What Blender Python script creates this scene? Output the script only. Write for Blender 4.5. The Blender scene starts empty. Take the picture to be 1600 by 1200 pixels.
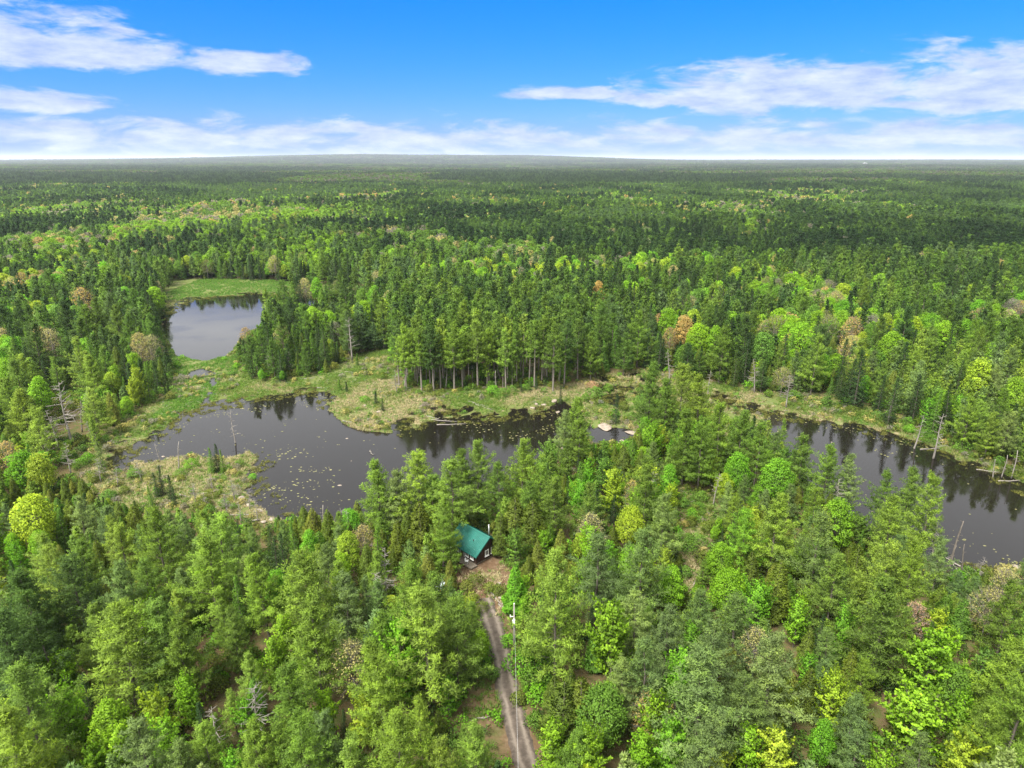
import bpy, bmesh, math, random
import numpy as np
from mathutils import Vector

sc = bpy.context.scene
R = math.radians
rnd = random.Random(7)
RNG = np.random.default_rng(11)

# ------------------------------------------------------------------ camera, sky, sun, exposure
CAM_H, PITCH, FPX = 70.0, R(18.25), 1067.0          # photograph is 1600 x 1200, 24 mm equivalent
cam_d = bpy.data.cameras.new('camera'); cam = bpy.data.objects.new('camera', cam_d)
sc.collection.objects.link(cam)
cam.location = (0, 0, CAM_H); cam.rotation_euler = (R(90) - PITCH, 0, 0)
cam_d.sensor_fit = 'HORIZONTAL'; cam_d.sensor_width = 36; cam_d.lens = 36 * FPX / 1600
cam_d.clip_start = 0.5; cam_d.clip_end = 90000
sc.camera = cam

SUN_EL, SUN_AZ = R(57), R(222)                      # azimuth clockwise from +Y
world = bpy.data.worlds.new('World'); sc.world = world; world.use_nodes = True
wt = world.node_tree; wt.nodes.clear()
def wn(t, **k):
    n = wt.nodes.new(t)
    for a, b in k.items(): setattr(n, a, b)
    return n
def wl(a, b): wt.links.new(a, b)
def wmath(op, a, b=None, clamp=False):
    n = wn('ShaderNodeMath', operation=op, use_clamp=clamp)
    for i, v in enumerate((a, b)):
        if v is None: continue
        if isinstance(v, (int, float)): n.inputs[i].default_value = v
        else: wl(v, n.inputs[i])
    return n.outputs[0]
sky = wn('ShaderNodeTexSky', sky_type='NISHITA'); sky.sun_disc = False
sky.sun_elevation = SUN_EL; sky.sun_rotation = SUN_AZ; sky.altitude = 200
sky.air_density = 1.0; sky.dust_density = 0.3; sky.ozone_density = 3.0
tc = wn('ShaderNodeTexCoord'); sep = wn('ShaderNodeSeparateXYZ'); wl(tc.outputs['Generated'], sep.inputs[0])
dx, dy, dz = sep.outputs
el = wmath('ARCSINE', dz); az = wmath('ARCTAN2', dx, dy)
# the blue of the clear air
hs = wn('ShaderNodeHueSaturation'); wl(sky.outputs[0], hs.inputs['Color'])
hs.inputs['Saturation'].default_value = 1.35; hs.inputs['Value'].default_value = 1.0
tin = wn('ShaderNodeMix', data_type='RGBA', blend_type='MULTIPLY'); tin.inputs[0].default_value = 1.0
wl(hs.outputs[0], tin.inputs[6])
air = wn('ShaderNodeMix', data_type='RGBA'); air.inputs[6].default_value = (0.098, 0.168, 0.56, 1); air.inputs[7].default_value = (0.010, 0.232, 0.57, 1)
airf = wn('ShaderNodeMapRange'); wl(el, airf.inputs[0]); airf.inputs[1].default_value = R(2.0); airf.inputs[2].default_value = R(11.0)
wl(airf.outputs[0], air.inputs[0]); wl(air.outputs[2], tin.inputs[7])
SKYBLUE = tin.outputs[2]
# cloud deck seen in plan: direction over height, so that it recedes to the horizon
den = wmath('ADD', wmath('MAXIMUM', dz, 0.0), 0.045)
px_ = wmath('DIVIDE', dx, den); py_ = wmath('DIVIDE', dy, den)
cmb = wn('ShaderNodeCombineXYZ'); wl(px_, cmb.inputs[0]); wl(py_, cmb.inputs[1])
n1 = wn('ShaderNodeTexNoise', noise_dimensions='3D'); wl(cmb.outputs[0], n1.inputs['Vector'])
n1.inputs['Scale'].default_value = 0.55; n1.inputs['Detail'].default_value = 8; n1.inputs['Roughness'].default_value = 0.6
# finer streaky noise in azimuth / elevation for the low clouds
cm2 = wn('ShaderNodeCombineXYZ'); wl(wmath('MULTIPLY', az, 11.0), cm2.inputs[0]); wl(wmath('MULTIPLY', el, 40.0), cm2.inputs[1])
n2 = wn('ShaderNodeTexNoise'); wl(cm2.outputs[0], n2.inputs['Vector'])
n2.inputs['Scale'].default_value = 1.0; n2.inputs['Detail'].default_value = 12; n2.inputs['Roughness'].default_value = 0.62
n2.inputs['Distortion'].default_value = 0.35
def lobe(a0, e0, ra, re, flat=1.0):
    """a cloud body at azimuth a0, elevation e0 (degrees), its underside flatter than its top"""
    u = wmath('DIVIDE', wmath('SUBTRACT', az, R(a0)), R(ra))
    v0 = wmath('SUBTRACT', el, R(e0))
    v = wmath('ADD', wmath('DIVIDE', wmath('MAXIMUM', v0, 0.0), R(re)), wmath('DIVIDE', wmath('MINIMUM', v0, 0.0), R(re * 0.55)))
    d = wmath('SQRT', wmath('ADD', wmath('MULTIPLY', u, u), wmath('MULTIPLY', v, v)))
    return wmath('SUBTRACT', 1.0, d)
LOBES = [(22, 4.4, 16, 3.0), (33, 4.3, 14, 3.4), (15, 4.5, 9, 2.4), (46, 4.0, 12, 3.2), (4, 4.7, 6, 0.9),
         (-36, 6.9, 12, 3.2), (-29, 6.6, 7.5, 2.4), (-42, 7.4, 9, 2.8), (-19.5, 6.3, 6, 1.5), (-34, 3.3, 9, 1.3),
         (-70, 6, 15, 3), (75, 5, 18, 3.2), (110, 6, 20, 4), (150, 5, 20, 3), (-110, 5, 22, 3.5), (-150, 7, 18, 4), (180, 6, 15, 3)]
cov = None
for L in LOBES:
    o = lobe(*L); cov = o if cov is None else wmath('MAXIMUM', cov, o)
# the bank along the horizon all the way round
bank = wmath('SUBTRACT', 1.0, wmath('DIVIDE', wmath('ABSOLUTE', wmath('SUBTRACT', el, R(1.55))), R(1.8)))
cov = wmath('MAXIMUM', cov, wmath('MULTIPLY', bank, 0.52))
# broken bright cloud over most of the sky above 14 degrees
e2 = wmath('ARCTAN2', dz, dy)          # the deck's edge is a straight front across the view
high = wn('ShaderNodeMapRange', interpolation_type='SMOOTHSTEP'); wl(e2, high.inputs[0])
high.inputs[1].default_value = R(10.6); high.inputs[2].default_value = R(12.0); high.inputs[3].default_value = -1.3; high.inputs[4].default_value = 1.35
cov_hi = wmath('ADD', high.outputs[0], wmath('MULTIPLY', wmath('SUBTRACT', n1.outputs[0], 0.5), 2.2))
cov_lo = wmath('ADD', wmath('MULTIPLY', cov, 1.5), wmath('MULTIPLY', wmath('SUBTRACT', n2.outputs[0], 0.54), 3.0))
covt = wmath('MAXIMUM', wmath('MAXIMUM', cov_lo, cov_hi), -1.0)
mask = wn('ShaderNodeMapRange', interpolation_type='SMOOTHSTEP'); wl(covt, mask.inputs[0])
mask.inputs[1].default_value = 0.02; mask.inputs[2].default_value = 0.7; mask.inputs[3].default_value = 0.0; mask.inputs[4].default_value = 0.93
# brighter and greyer parts inside the cloud
n3 = wn('ShaderNodeTexNoise'); wl(cm2.outputs[0], n3.inputs['Vector']); n3.inputs['Scale'].default_value = 1.7; n3.inputs['Detail'].default_value = 9; n3.inputs['Roughness'].default_value = 0.62
cr = wn('ShaderNodeMix', data_type='RGBA'); wl(wmath('MULTIPLY', wmath('SUBTRACT', n3.outputs[0], 0.3), 2.3, True), cr.inputs[0])
cr.inputs[6].default_value = (0.92, 1.25, 2.2, 1); cr.inputs[7].default_value = (2.05, 2.22, 2.55, 1)
deck = wn('ShaderNodeMix', data_type='RGBA'); deck.inputs[6].default_value = (3.0, 3.1, 3.25, 1); deck.inputs[7].default_value = (4.5, 4.5, 4.45, 1); wl(n1.outputs[0], deck.inputs[0])
isdk = wn('ShaderNodeMapRange', interpolation_type='SMOOTHSTEP'); wl(e2, isdk.inputs[0]); isdk.inputs[1].default_value = R(11.0); isdk.inputs[2].default_value = R(14)
cl2 = wn('ShaderNodeMix', data_type='RGBA'); wl(isdk.outputs[0], cl2.inputs[0]); wl(cr.outputs[2], cl2.inputs[6]); wl(deck.outputs[2], cl2.inputs[7])
mx = wn('ShaderNodeMix', data_type='RGBA'); wl(mask.outputs[0], mx.inputs[0]); wl(SKYBLUE, mx.inputs[6]); wl(cl2.outputs[2], mx.inputs[7])
bg = wn('ShaderNodeBackground'); wl(mx.outputs[2], bg.inputs[0]); bg.inputs[1].default_value = 0.12
wo = wn('ShaderNodeOutputWorld'); wl(bg.outputs[0], wo.inputs[0])
world.cycles.sampling_method = 'MANUAL'; world.cycles.sample_map_resolution = 512

sun_d = bpy.data.lights.new('sun', 'SUN'); sun = bpy.data.objects.new('sun', sun_d); sc.collection.objects.link(sun)
sun_d.energy = 3.2; sun_d.angle = R(24); sun_d.color = (1.0, 0.96, 0.88)
sd = Vector((math.sin(SUN_AZ) * math.cos(SUN_EL), math.cos(SUN_AZ) * math.cos(SUN_EL), math.sin(SUN_EL)))
sun.rotation_euler = sd.to_track_quat('Z', 'Y').to_euler()

vs = sc.view_settings
vs.view_transform = 'Standard'; vs.look = 'None'; vs.gamma = 1.0; vs.use_curve_mapping = False; vs.exposure = 1.9
cy = sc.cycles
cy.max_bounces = 5; cy.diffuse_bounces = 3; cy.glossy_bounces = 2; cy.transmission_bounces = 3; cy.volume_bounces = 0; cy.transparent_max_bounces = 4
cy.use_denoising = True; cy.caustics_reflective = False; cy.caustics_refractive = False
try:
    cy.denoiser = 'OPENIMAGEDENOISE'; cy.denoising_input_passes = 'RGB_ALBEDO_NORMAL'; cy.denoising_prefilter = 'ACCURATE'
except Exception: pass
cy.use_adaptive_sampling = False

# ------------------------------------------------------------------ pixel <-> place
SP, CP = math.sin(PITCH), math.cos(PITCH)
def at(px, py, z=0.0):
    """the place at height z that the photograph shows at pixel (px, py)"""
    a, b = (px - 800) / FPX, (600 - py) / FPX
    dyv, dzv = CP + b * SP, -SP + b * CP
    t = (z - CAM_H) / dzv
    return (a * t, dyv * t)
def proj(x, y, z):
    x, y, z = np.asarray(x, float), np.asarray(y, float), np.asarray(z, float) - CAM_H
    dep = y * CP - z * SP; up = y * SP + z * CP
    dep = np.where(dep < 1, 1, dep)
    return 800 + FPX * x / dep, 600 - FPX * up / dep, dep
def poly_w(pts): return np.array([at(*p) for p in pts])
def inside(px, py, poly):
    px, py = np.asarray(px, float), np.asarray(py, float); res = np.zeros(px.shape, bool)
    n = len(poly)
    for i in range(n):
        x1, y1 = poly[i]; x2, y2 = poly[(i + 1) % n]
        c = ((y1 > py) != (y2 > py)) & (px < (x2 - x1) * (py - y1) / (y2 - y1 + 1e-12) + x1)
        res ^= c
    return res
def sdf(x, y, poly):
    """signed distance, positive inside"""
    x, y = np.asarray(x, float), np.asarray(y, float); d = np.full(x.shape, 1e9)
    n = len(poly)
    for i in range(n):
        a, b = np.array(poly[i]), np.array(poly[(i + 1) % n]); e = b - a
        t = np.clip(((x - a[0]) * e[0] + (y - a[1]) * e[1]) / (e @ e + 1e-9), 0, 1)
        d = np.minimum(d, np.hypot(x - a[0] - t * e[0], y - a[1] - t * e[1]))
    return np.where(inside(x, y, poly), d, -d)
def line_d(x, y, pts):
    d = np.full(np.shape(x), 1e9)
    for a, b in zip(pts[:-1], pts[1:]):
        a, b = np.array(a), np.array(b); e = b - a
        t = np.clip(((x - a[0]) * e[0] + (y - a[1]) * e[1]) / (e @ e + 1e-9), 0, 1)
        d = np.minimum(d, np.hypot(x - a[0] - t * e[0], y - a[1] - t * e[1]))
    return d
def _h(ix, iy, s):
    n = (ix.astype(np.int64) * 374761393 + iy.astype(np.int64) * 668265263 + s * 974711) & 0x7fffffff
    n = ((n ^ (n >> 13)) * 1274126177) & 0x7fffffff
    n = n ^ (n >> 16)
    return (n & 0xffff) / 65535.0
def vnoise(x, y, s=0):
    x, y = np.asarray(x, float), np.asarray(y, float)
    ix, iy = np.floor(x), np.floor(y); fx, fy = x - ix, y - iy
    fx, fy = fx * fx * (3 - 2 * fx), fy * fy * (3 - 2 * fy)
    a, b, c, d = _h(ix, iy, s), _h(ix + 1, iy, s), _h(ix, iy + 1, s), _h(ix + 1, iy + 1, s)
    return (a * (1 - fx) + b * fx) * (1 - fy) + (c * (1 - fx) + d * fx) * fy
def fbm(x, y, s=0, o=4):
    t, a, f = 0, 0.5, 1.0
    for k in range(o):
        t = t + a * vnoise(np.asarray(x) * f, np.asarray(y) * f, s + k * 17); a *= 0.5; f *= 2.03
    return t / (1 - 0.5 ** o)
def sstep(a, b, v): t = np.clip((v - a) / (b - a), 0, 1); return t * t * (3 - 2 * t)

# ------------------------------------------------------------------ materials
def mat(name):
    m = bpy.data.materials.new(name); m.use_nodes = True; t = m.node_tree
    return m, t, t.nodes['Principled BSDF']
def nd(t, ty, **k):
    n = t.nodes.new(ty)
    for a, b in k.items(): setattr(n, a, b)
    return n
def ramp(t, stops):
    r = nd(t, 'ShaderNodeValToRGB'); e = r.color_ramp.elements
    while len(e) < len(stops): e.new(0.5)
    for q, (p, c) in zip(e, stops): q.position = p; q.color = (*c, 1)
    return r
def simple(name, c1, c2, scale=4, rough=0.8, bump=0.2, spec=0.2, detail=5, stretch=None, metal=0):
    m, t, b = mat(name)
    tcn = nd(t, 'ShaderNodeTexCoord'); n = nd(t, 'ShaderNodeTexNoise'); n.inputs['Scale'].default_value = scale; n.inputs['Detail'].default_value = detail
    if stretch:
        mp = nd(t, 'ShaderNodeMapping'); mp.inputs['Scale'].default_value = stretch
        t.links.new(tcn.outputs['Object'], mp.inputs[0]); t.links.new(mp.outputs[0], n.inputs['Vector'])
    else: t.links.new(tcn.outputs['Object'], n.inputs['Vector'])
    r = ramp(t, [(0.3, c1), (0.7, c2)]); t.links.new(n.outputs[0], r.inputs[0]); t.links.new(r.outputs[0], b.inputs['Base Color'])
    b.inputs['Roughness'].default_value = rough; b.inputs['Specular IOR Level'].default_value = spec; b.inputs['Metallic'].default_value = metal
    if bump:
        bp = nd(t, 'ShaderNodeBump'); bp.inputs['Strength'].default_value = bump; bp.inputs['Distance'].default_value = 0.05
        t.links.new(n.outputs[0], bp.inputs['Height']); t.links.new(bp.outputs[0], b.inputs['Normal'])
    return m
def leaf_material(name, trans=0.3, spread=0.5, tip=(1.2, 1.08, 0.75), tipw=0.35, rough=0.55, spec=0.15):
    """foliage: the tree's own colour ('tint'), varied from spray to spray ('v')"""
    m, t, b = mat(name)
    a = nd(t, 'ShaderNodeAttribute', attribute_type='INSTANCER', attribute_name='tint')
    v = nd(t, 'ShaderNodeAttribute', attribute_type='GEOMETRY', attribute_name='v')
    mr = nd(t, 'ShaderNodeMapRange'); t.links.new(v.outputs['Fac'], mr.inputs[0]); mr.inputs[3].default_value = 1 - spread; mr.inputs[4].default_value = 1 + spread
    mu = nd(t, 'ShaderNodeVectorMath', operation='SCALE'); t.links.new(a.outputs['Color'], mu.inputs[0]); t.links.new(mr.outputs[0], mu.inputs['Scale'])
    mx = nd(t, 'ShaderNodeMix', data_type='RGBA', blend_type='MULTIPLY'); t.links.new(mu.outputs[0], mx.inputs[6]); mx.inputs[7].default_value = (*tip, 1)
    pw = nd(t, 'ShaderNodeMath', operation='POWER'); t.links.new(v.outputs['Fac'], pw.inputs[0]); pw.inputs[1].default_value = 2.0
    pm = nd(t, 'ShaderNodeMath', operation='MULTIPLY'); t.links.new(pw.outputs[0], pm.inputs[0]); pm.inputs[1].default_value = tipw * 2
    pm.use_clamp = True; t.links.new(pm.outputs[0], mx.inputs[0])
    t.links.new(mx.outputs[2], b.inputs['Base Color'])
    b.inputs['Roughness'].default_value = rough; b.inputs['Specular IOR Level'].default_value = spec
    tr = nd(t, 'ShaderNodeBsdfTranslucent'); t.links.new(mx.outputs[2], tr.inputs[0])
    ms = nd(t, 'ShaderNodeMixShader'); ms.inputs[0].default_value = trans
    t.links.new(b.outputs[0], ms.inputs[1]); t.links.new(tr.outputs[0], ms.inputs[2])
    t.links.new(ms.outputs[0], t.nodes['Material Output'].inputs[0])
    return m
M = {}
M['needle'] = leaf_material('pine needles', 0.45, tip=(1.12, 1.10, 0.6), tipw=0.5)
M['leaf'] = leaf_material('spring leaves', 0.48, tip=(1.2, 1.04, 0.8), tipw=0.4)
M['grass'] = leaf_material('sedge', 0.35, spread=0.35)
M['bark'] = simple('grey bark', (0.06, 0.05, 0.04), (0.15, 0.13, 0.11), 3, 0.9, 0.5, stretch=(3, 3, 0.6))
M['pale_bark'] = simple('pale bark', (0.12, 0.10, 0.085), (0.23, 0.205, 0.18), 3, 0.9, 0.4, stretch=(3, 3, 0.8))
M['dead'] = simple('weathered silver wood', (0.13, 0.115, 0.10), (0.29, 0.265, 0.235), 4, 0.9, 0.5, stretch=(3, 3, 0.5))
M['rock'] = simple('pale granite', (0.12, 0.10, 0.078), (0.30, 0.25, 0.2), 2.5, 0.85, 0.6, detail=8)
M['graywood'] = simple('pole wood', (0.13, 0.115, 0.095), (0.25, 0.23, 0.2), 3, 0.85, 0.3, stretch=(4, 4, 0.3))
M['roof'] = simple('teal painted metal roof', (0.007, 0.082, 0.064), (0.012, 0.112, 0.09), 0.9, 0.38, 0.0, 0.5)
M['log'] = simple('dark stained logs', (0.022, 0.012, 0.008), (0.055, 0.028, 0.017), 3, 0.75, 0.3, stretch=(0.6, 0.6, 4))
M['white'] = simple('white paint', (0.72, 0.72, 0.7), (0.82, 0.82, 0.8), 5, 0.5, 0.0, 0.4)
M['deck'] = simple('weathered deck boards', (0.09, 0.073, 0.055), (0.19, 0.16, 0.125), 4, 0.85, 0.3, stretch=(1, 6, 1))
M['metal'] = simple('galvanised metal', (0.42, 0.43, 0.44), (0.6, 0.6, 0.6), 6, 0.4, 0.0, 0.5, metal=0.7)
M['black'] = simple('black rubber', (0.015, 0.015, 0.015), (0.03, 0.03, 0.03), 5, 0.7, 0.1)
M['greymetal'] = simple('transformer grey paint', (0.55, 0.56, 0.56), (0.68, 0.69, 0.69), 5, 0.5, 0.0, 0.4)
m, t, b = mat('window glass'); b.inputs['Base Color'].default_value = (0.02, 0.025, 0.03, 1); b.inputs['Roughness'].default_value = 0.05; M['glass'] = m
m, t, b = mat('pale car paint'); b.inputs['Base Color'].default_value = (0.42, 0.47, 0.5, 1); b.inputs['Roughness'].default_value = 0.25; b.inputs['Coat Weight'].default_value = 0.5; M['car'] = m
m, t, b = mat('headlight glass'); b.inputs['Base Color'].default_value = (0.8, 0.82, 0.85, 1); b.inputs['Roughness'].default_value = 0.1; M['lamp'] = m
m, t, b = mat('red tail light'); b.inputs['Base Color'].default_value = (0.4, 0.02, 0.02, 1); b.inputs['Roughness'].default_value = 0.2; M['tail'] = m

# ------------------------------------------------------------------ object helpers
def link(o, parent=None):
    sc.collection.objects.link(o)
    if parent is not None: o.parent = parent
    return o
def tag(o, label=None, cat=None, group=None, kind=None):
    if label: o['label'] = label
    if cat: o['category'] = cat
    if group: o['group'] = group
    if kind: o['kind'] = kind
    return o
def empty(name, loc=(0, 0, 0), rz=0):
    o = bpy.data.objects.new(name, None); o.location = loc; o.rotation_euler = (0, 0, rz); return link(o)
def np_mesh(name, V, F, mats, normals=None, attrs=None, smooth=True, matidx=None):
    """V (n,3); F: (m,3) or (m,4) array, or a list of such arrays"""
    V = np.asarray(V, np.float32)
    Fs = F if isinstance(F, list) else [F]
    Fs = [np.asarray(f, np.int32) for f in Fs if len(f)]
    me = bpy.data.meshes.new(name)
    me.vertices.add(len(V)); me.vertices.foreach_set('co', V.ravel())
    loops = np.concatenate([f.ravel() for f in Fs]); tot = np.concatenate([np.full(len(f), f.shape[1], np.int32) for f in Fs])
    st = np.concatenate([[0], np.cumsum(tot)[:-1]]).astype(np.int32)
    me.loops.add(len(loops)); me.loops.foreach_set('vertex_index', loops)
    me.polygons.add(len(tot)); me.polygons.foreach_set('loop_start', st)
    if matidx is not None: me.polygons.foreach_set('material_index', np.asarray(matidx, np.int32))
    me.polygons.foreach_set('use_smooth', np.full(len(tot), smooth))
    me.update(calc_edges=True)
    for mm in (mats if isinstance(mats, (list, tuple)) else [mats]): me.materials.append(mm)
    for k, (ty, dom, arr) in (attrs or {}).items():
        a = me.attributes.new(k, ty, dom)
        a.data.foreach_set({'FLOAT': 'value', 'FLOAT_COLOR': 'color', 'FLOAT_VECTOR': 'vector', 'INT': 'value'}[ty], np.asarray(arr).ravel())
    if normals is not None:
        me.normals_split_custom_set_from_vertices(np.asarray(normals, np.float32))
    return me
class MB:
    """collects boxes, tubes and prisms into one mesh"""
    def __init__(s): s.v = []; s.f = []
    def add(s, vs, fs):
        n = len(s.v); s.v += [tuple(v) for v in vs]; s.f += [tuple(i + n for i in f) for f in fs]
    def box(s, c, d, rot=None):
        x, y, z = [q / 2 for q in d]
        vs = [Vector((sx * x, sy * y, sz * z)) for sx in (-1, 1) for sy in (-1, 1) for sz in (-1, 1)]
        if rot is not None: vs = [rot @ v for v in vs]
        s.add([v + Vector(c) for v in vs], [(0, 1, 3, 2), (4, 6, 7, 5), (0, 4, 5, 1), (2, 3, 7, 6), (0, 2, 6, 4), (1, 5, 7, 3)])
    def tube(s, pts, rad, n=6, cap=True):
        pts = [Vector(p) for p in pts]; rings = []
        for i, p in enumerate(pts):
            d = (pts[min(i + 1, len(pts) - 1)] - pts[max(i - 1, 0)]).normalized()
            u = d.cross(Vector((0, 0, 1)) if abs(d.z) < 0.9 else Vector((1, 0, 0))).normalized(); w = d.cross(u)
            r = rad[i] if isinstance(rad, (list, tuple)) else rad
            rings.append([p + (u * math.cos(2 * math.pi * k / n) + w * math.sin(2 * math.pi * k / n)) * r for k in range(n)])
        vs = [v for r in rings for v in r]; fs = []
        for i in range(len(pts) - 1):
            for k in range(n): fs.append((i * n + k, i * n + (k + 1) % n, (i + 1) * n + (k + 1) % n, (i + 1) * n + k))
        if cap: fs.append(tuple(range(n))[::-1]); fs.append(tuple((len(pts) - 1) * n + k for k in range(n)))
        s.add(vs, fs)
    def prism(s, poly, y0, y1):
        """(x, z) outline pushed from y0 to y1"""
        n = len(poly); vs = [(x, y0, z) for x, z in poly] + [(x, y1, z) for x, z in poly]
        s.add(vs, [tuple(range(n)), tuple(range(2 * n - 1, n - 1, -1))] + [(i, i + n, (i + 1) % n + n, (i + 1) % n) for i in range(n)])
    def mesh(s, name, m, smooth=False):
        me = bpy.data.meshes.new(name); me.from_pydata(s.v, [], s.f); me.materials.append(m)
        bm = bmesh.new(); bm.from_mesh(me); bmesh.ops.recalc_face_normals(bm, faces=bm.faces); bm.to_mesh(me); bm.free()
        if smooth: me.polygons.foreach_set('use_smooth', [True] * len(me.polygons))
        return me
    def build(s, name, m, parent=None, smooth=False):
        return link(bpy.data.objects.new(name, s.mesh(name, m, smooth)), parent)

# ------------------------------------------------------------------ where the land and the water lie (photo pixels on the ground)
POND_FAR = [(252, 497), (272, 481), (292, 469), (335, 464), (400, 459), (430, 463), (490, 464), (505, 472), (470, 482), (425, 490), (408, 512), (380, 520), (368, 540), (352, 556), (325, 563), (303, 562), (283, 556), (268, 540), (258, 518)]
POOL = [(294, 590), (302, 581), (314, 576), (326, 580), (336, 585), (320, 588), (305, 589)]
STREAM = [(331, 588), (334, 600), (329, 612), (322, 626), (320, 650)]
POND_MAIN = [(282, 652), (330, 634), (395, 628), (440, 619), (498, 612), (516, 620), (512, 642), (528, 662), (565, 674), (612, 680), (650, 668), (695, 655), (740, 658), (790, 652), (835, 648), (862, 641), (872, 630), (884, 634), (884, 655), (868, 680), (858, 700), (830, 735), (790, 765), (720, 790), (640, 808), (560, 815), (470, 815), (430, 806), (400, 776), (385, 748), (408, 716), (395, 702), (350, 716), (310, 711), (272, 714), (235, 722), (185, 718), (190, 706), (225, 690), (262, 678)]
POND_RIGHT = [(1199, 645), (1243, 653), (1325, 665), (1405, 686), (1461, 703), (1518, 728), (1600, 764), (1730, 815), (1760, 900), (1600, 887), (1550, 893), (1497, 896), (1420, 862), (1345, 834), (1290, 790), (1235, 720), (1203, 676)]
PUDDLE = [(922, 676), (940, 669), (985, 673), (1000, 680), (975, 690), (930, 692)]
PUDDLE2 = [(1158, 634), (1172, 629), (1186, 634), (1172, 640)]
CHANNEL = [(868, 636), (880, 628), (897, 640), (925, 674), (915, 684), (885, 664)]
PONDS = [POND_FAR, POOL, POND_MAIN, POND_RIGHT, PUDDLE, PUDDLE2, CHANNEL]
PONDS_W = [poly_w(p) for p in PONDS]
STREAM_W = [at(*p) for p in STREAM]
# marsh: hummocks of sedge with dark water between them
MARSH = [[(150, 735), (180, 690), (250, 655), (320, 628), (420, 612), (505, 603), (530, 625), (500, 640), (380, 645), (290, 665), (262, 690), (235, 722), (180, 740)],
         [(600, 672), (640, 640), (700, 632), (790, 640), (860, 632), (880, 655), (850, 680), (790, 690), (700, 672), (640, 690)],
         [(1090, 608), (1140, 615), (1200, 640), (1320, 655), (1450, 690), (1600, 748), (1640, 790), (1590, 775), (1480, 715), (1390, 692), (1300, 672), (1200, 655), (1110, 640)],
         [(930, 590), (1010, 582), (1020, 620), (960, 640), (925, 625)],
         [(1480, 880), (1600, 870), (1700, 880), (1640, 915), (1500, 910)],
         [(250, 490), (290, 462), (430, 455), (500, 460), (500, 480), (430, 468), (330, 470), (290, 478), (262, 505)],
         [(380, 760), (400, 700), (425, 710), (450, 760), (500, 800), (430, 812)]]
MARSH_W = [poly_w(p) for p in MARSH]
OPEN = [[(262, 437), (330, 434), (430, 438), (590, 448), (590, 474), (430, 470), (400, 520), (366, 560), (395, 592), (440, 598), (510, 578), (548, 556), (605, 543), (618, 570), (616, 600), (660, 612), (740, 606), (840, 610), (900, 600), (930, 590), (1010, 576), (1060, 590), (1110, 596), (1180, 612), (1290, 618), (1400, 652), (1470, 690), (1600, 742), (1700, 780), (1700, 920), (1500, 915), (1340, 840), (1200, 690), (1010, 690), (930, 700), (860, 712), (780, 780), (560, 822), (430, 820), (330, 800), (190, 796), (130, 770), (120, 730), (165, 680), (200, 648), (268, 615), (275, 590), (262, 555), (246, 505), (250, 470)],
        [(1062, 765), (1118, 768), (1112, 850), (1090, 900), (1075, 950), (1066, 880)]]
OPEN_W = [poly_w(p) for p in OPEN]
TRACK = [(752, 938), (762, 958), (770, 984), (779, 1010), (786, 1045), (793, 1085), (801, 1120), (811, 1160), (823, 1204), (842, 1262), (875, 1350)]
TRACK_W = [at(*p) for p in TRACK]
SOIL = [[(700, 905), (775, 872), (802, 905), (800, 965), (770, 975), (735, 945), (700, 925)], [(298, 1008), (325, 1004), (338, 1060), (335, 1110), (314, 1108), (302, 1060)], [(708, 1112), (738, 1088), (764, 1082), (775, 1110), (770, 1136), (712, 1138)],
        [(870, 695), (905, 690), (915, 740), (890, 760), (865, 730)]]
SOIL_W = [poly_w(p) for p in SOIL]
CABIN_C = at(744.5, 890)

# ------------------------------------------------------------------ ground: one sheet from under the camera to the horizon
def grow(a, step, f, end):
    out = []
    while abs(a) < end: step *= f; a += math.copysign(step, a) ; out.append(a)
    return out
xd = np.arange(-250, 271, 1.15); yd = np.arange(45, 450, 1.15)
xs = np.concatenate([np.array(grow(-250.0, 1.2, 1.16, 42000))[::-1], xd, np.array(grow(xd[-1], 1.2, 1.16, 42000))])
ys = np.concatenate([np.array([-3000, -1200, -500, -200, -80, -30, 0, 20, 35]), yd, np.array(grow(yd[-1], 1.2, 1.09, 42000))])
GX, GY = np.meshgrid(xs, ys)
def ground_fields(X, Y):
    near = (Y > 40) & (Y < 460) & (np.abs(X) < 280)
    pond = np.full(X.shape, -1e3); marsh = np.full(X.shape, -1e3); opn = np.full(X.shape, -1e3); soil = np.full(X.shape, -1e3); trk = np.full(X.shape, 1e3); stm = np.full(X.shape, 1e3)
    x, y = X[near], Y[near]
    pond[near] = np.max([sdf(x, y, p) for p in PONDS_W], 0); marsh[near] = np.max([sdf(x, y, p) for p in MARSH_W], 0)
    opn[near] = np.max([sdf(x, y, p) for p in OPEN_W], 0); soil[near] = np.max([sdf(x, y, p) for p in SOIL_W], 0)
    trk[near] = line_d(x, y, TRACK_W); stm[near] = line_d(x, y, STREAM_W)
    return near, pond, marsh, opn, soil, trk, stm
near, f_pond, f_marsh, f_open, f_soil, f_trk, f_stm = ground_fields(GX, GY)
nz = fbm(GX / 9, GY / 9, 3, 4) - 0.5; nz2 = fbm(GX / 2.6, GY / 2.6, 9, 3) - 0.5
f_pond = np.maximum(f_pond, -0.15 - f_stm * 0.9) + nz * 3.0 + nz2 * 2.2
land = 0.35 + sstep(0, 30, -f_open) * (0.9 + 1.6 * (fbm(GX / 45, GY / 45, 21, 3) - 0.3)) + nz * 0.5 + nz2 * 0.35
marshz = -0.02 + nz * 0.55 + nz2 * 1.5
wm = sstep(-3, 3, f_marsh)
GZ = land * (1 - wm) + marshz * wm
wp = sstep(-1.6, 1.4, f_pond)
hum = np.where(f_marsh > 0, np.clip(nz2 + 0.08, 0, 1) * 4.2 * (1 - sstep(0.5, 5, f_pond)), 0)
GZ = GZ * (1 - wp) + wp * (-1.0 + np.minimum(hum, 1.06))
wt_ = sstep(4.5, 1.8, f_trk); base_t = 0.9
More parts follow.
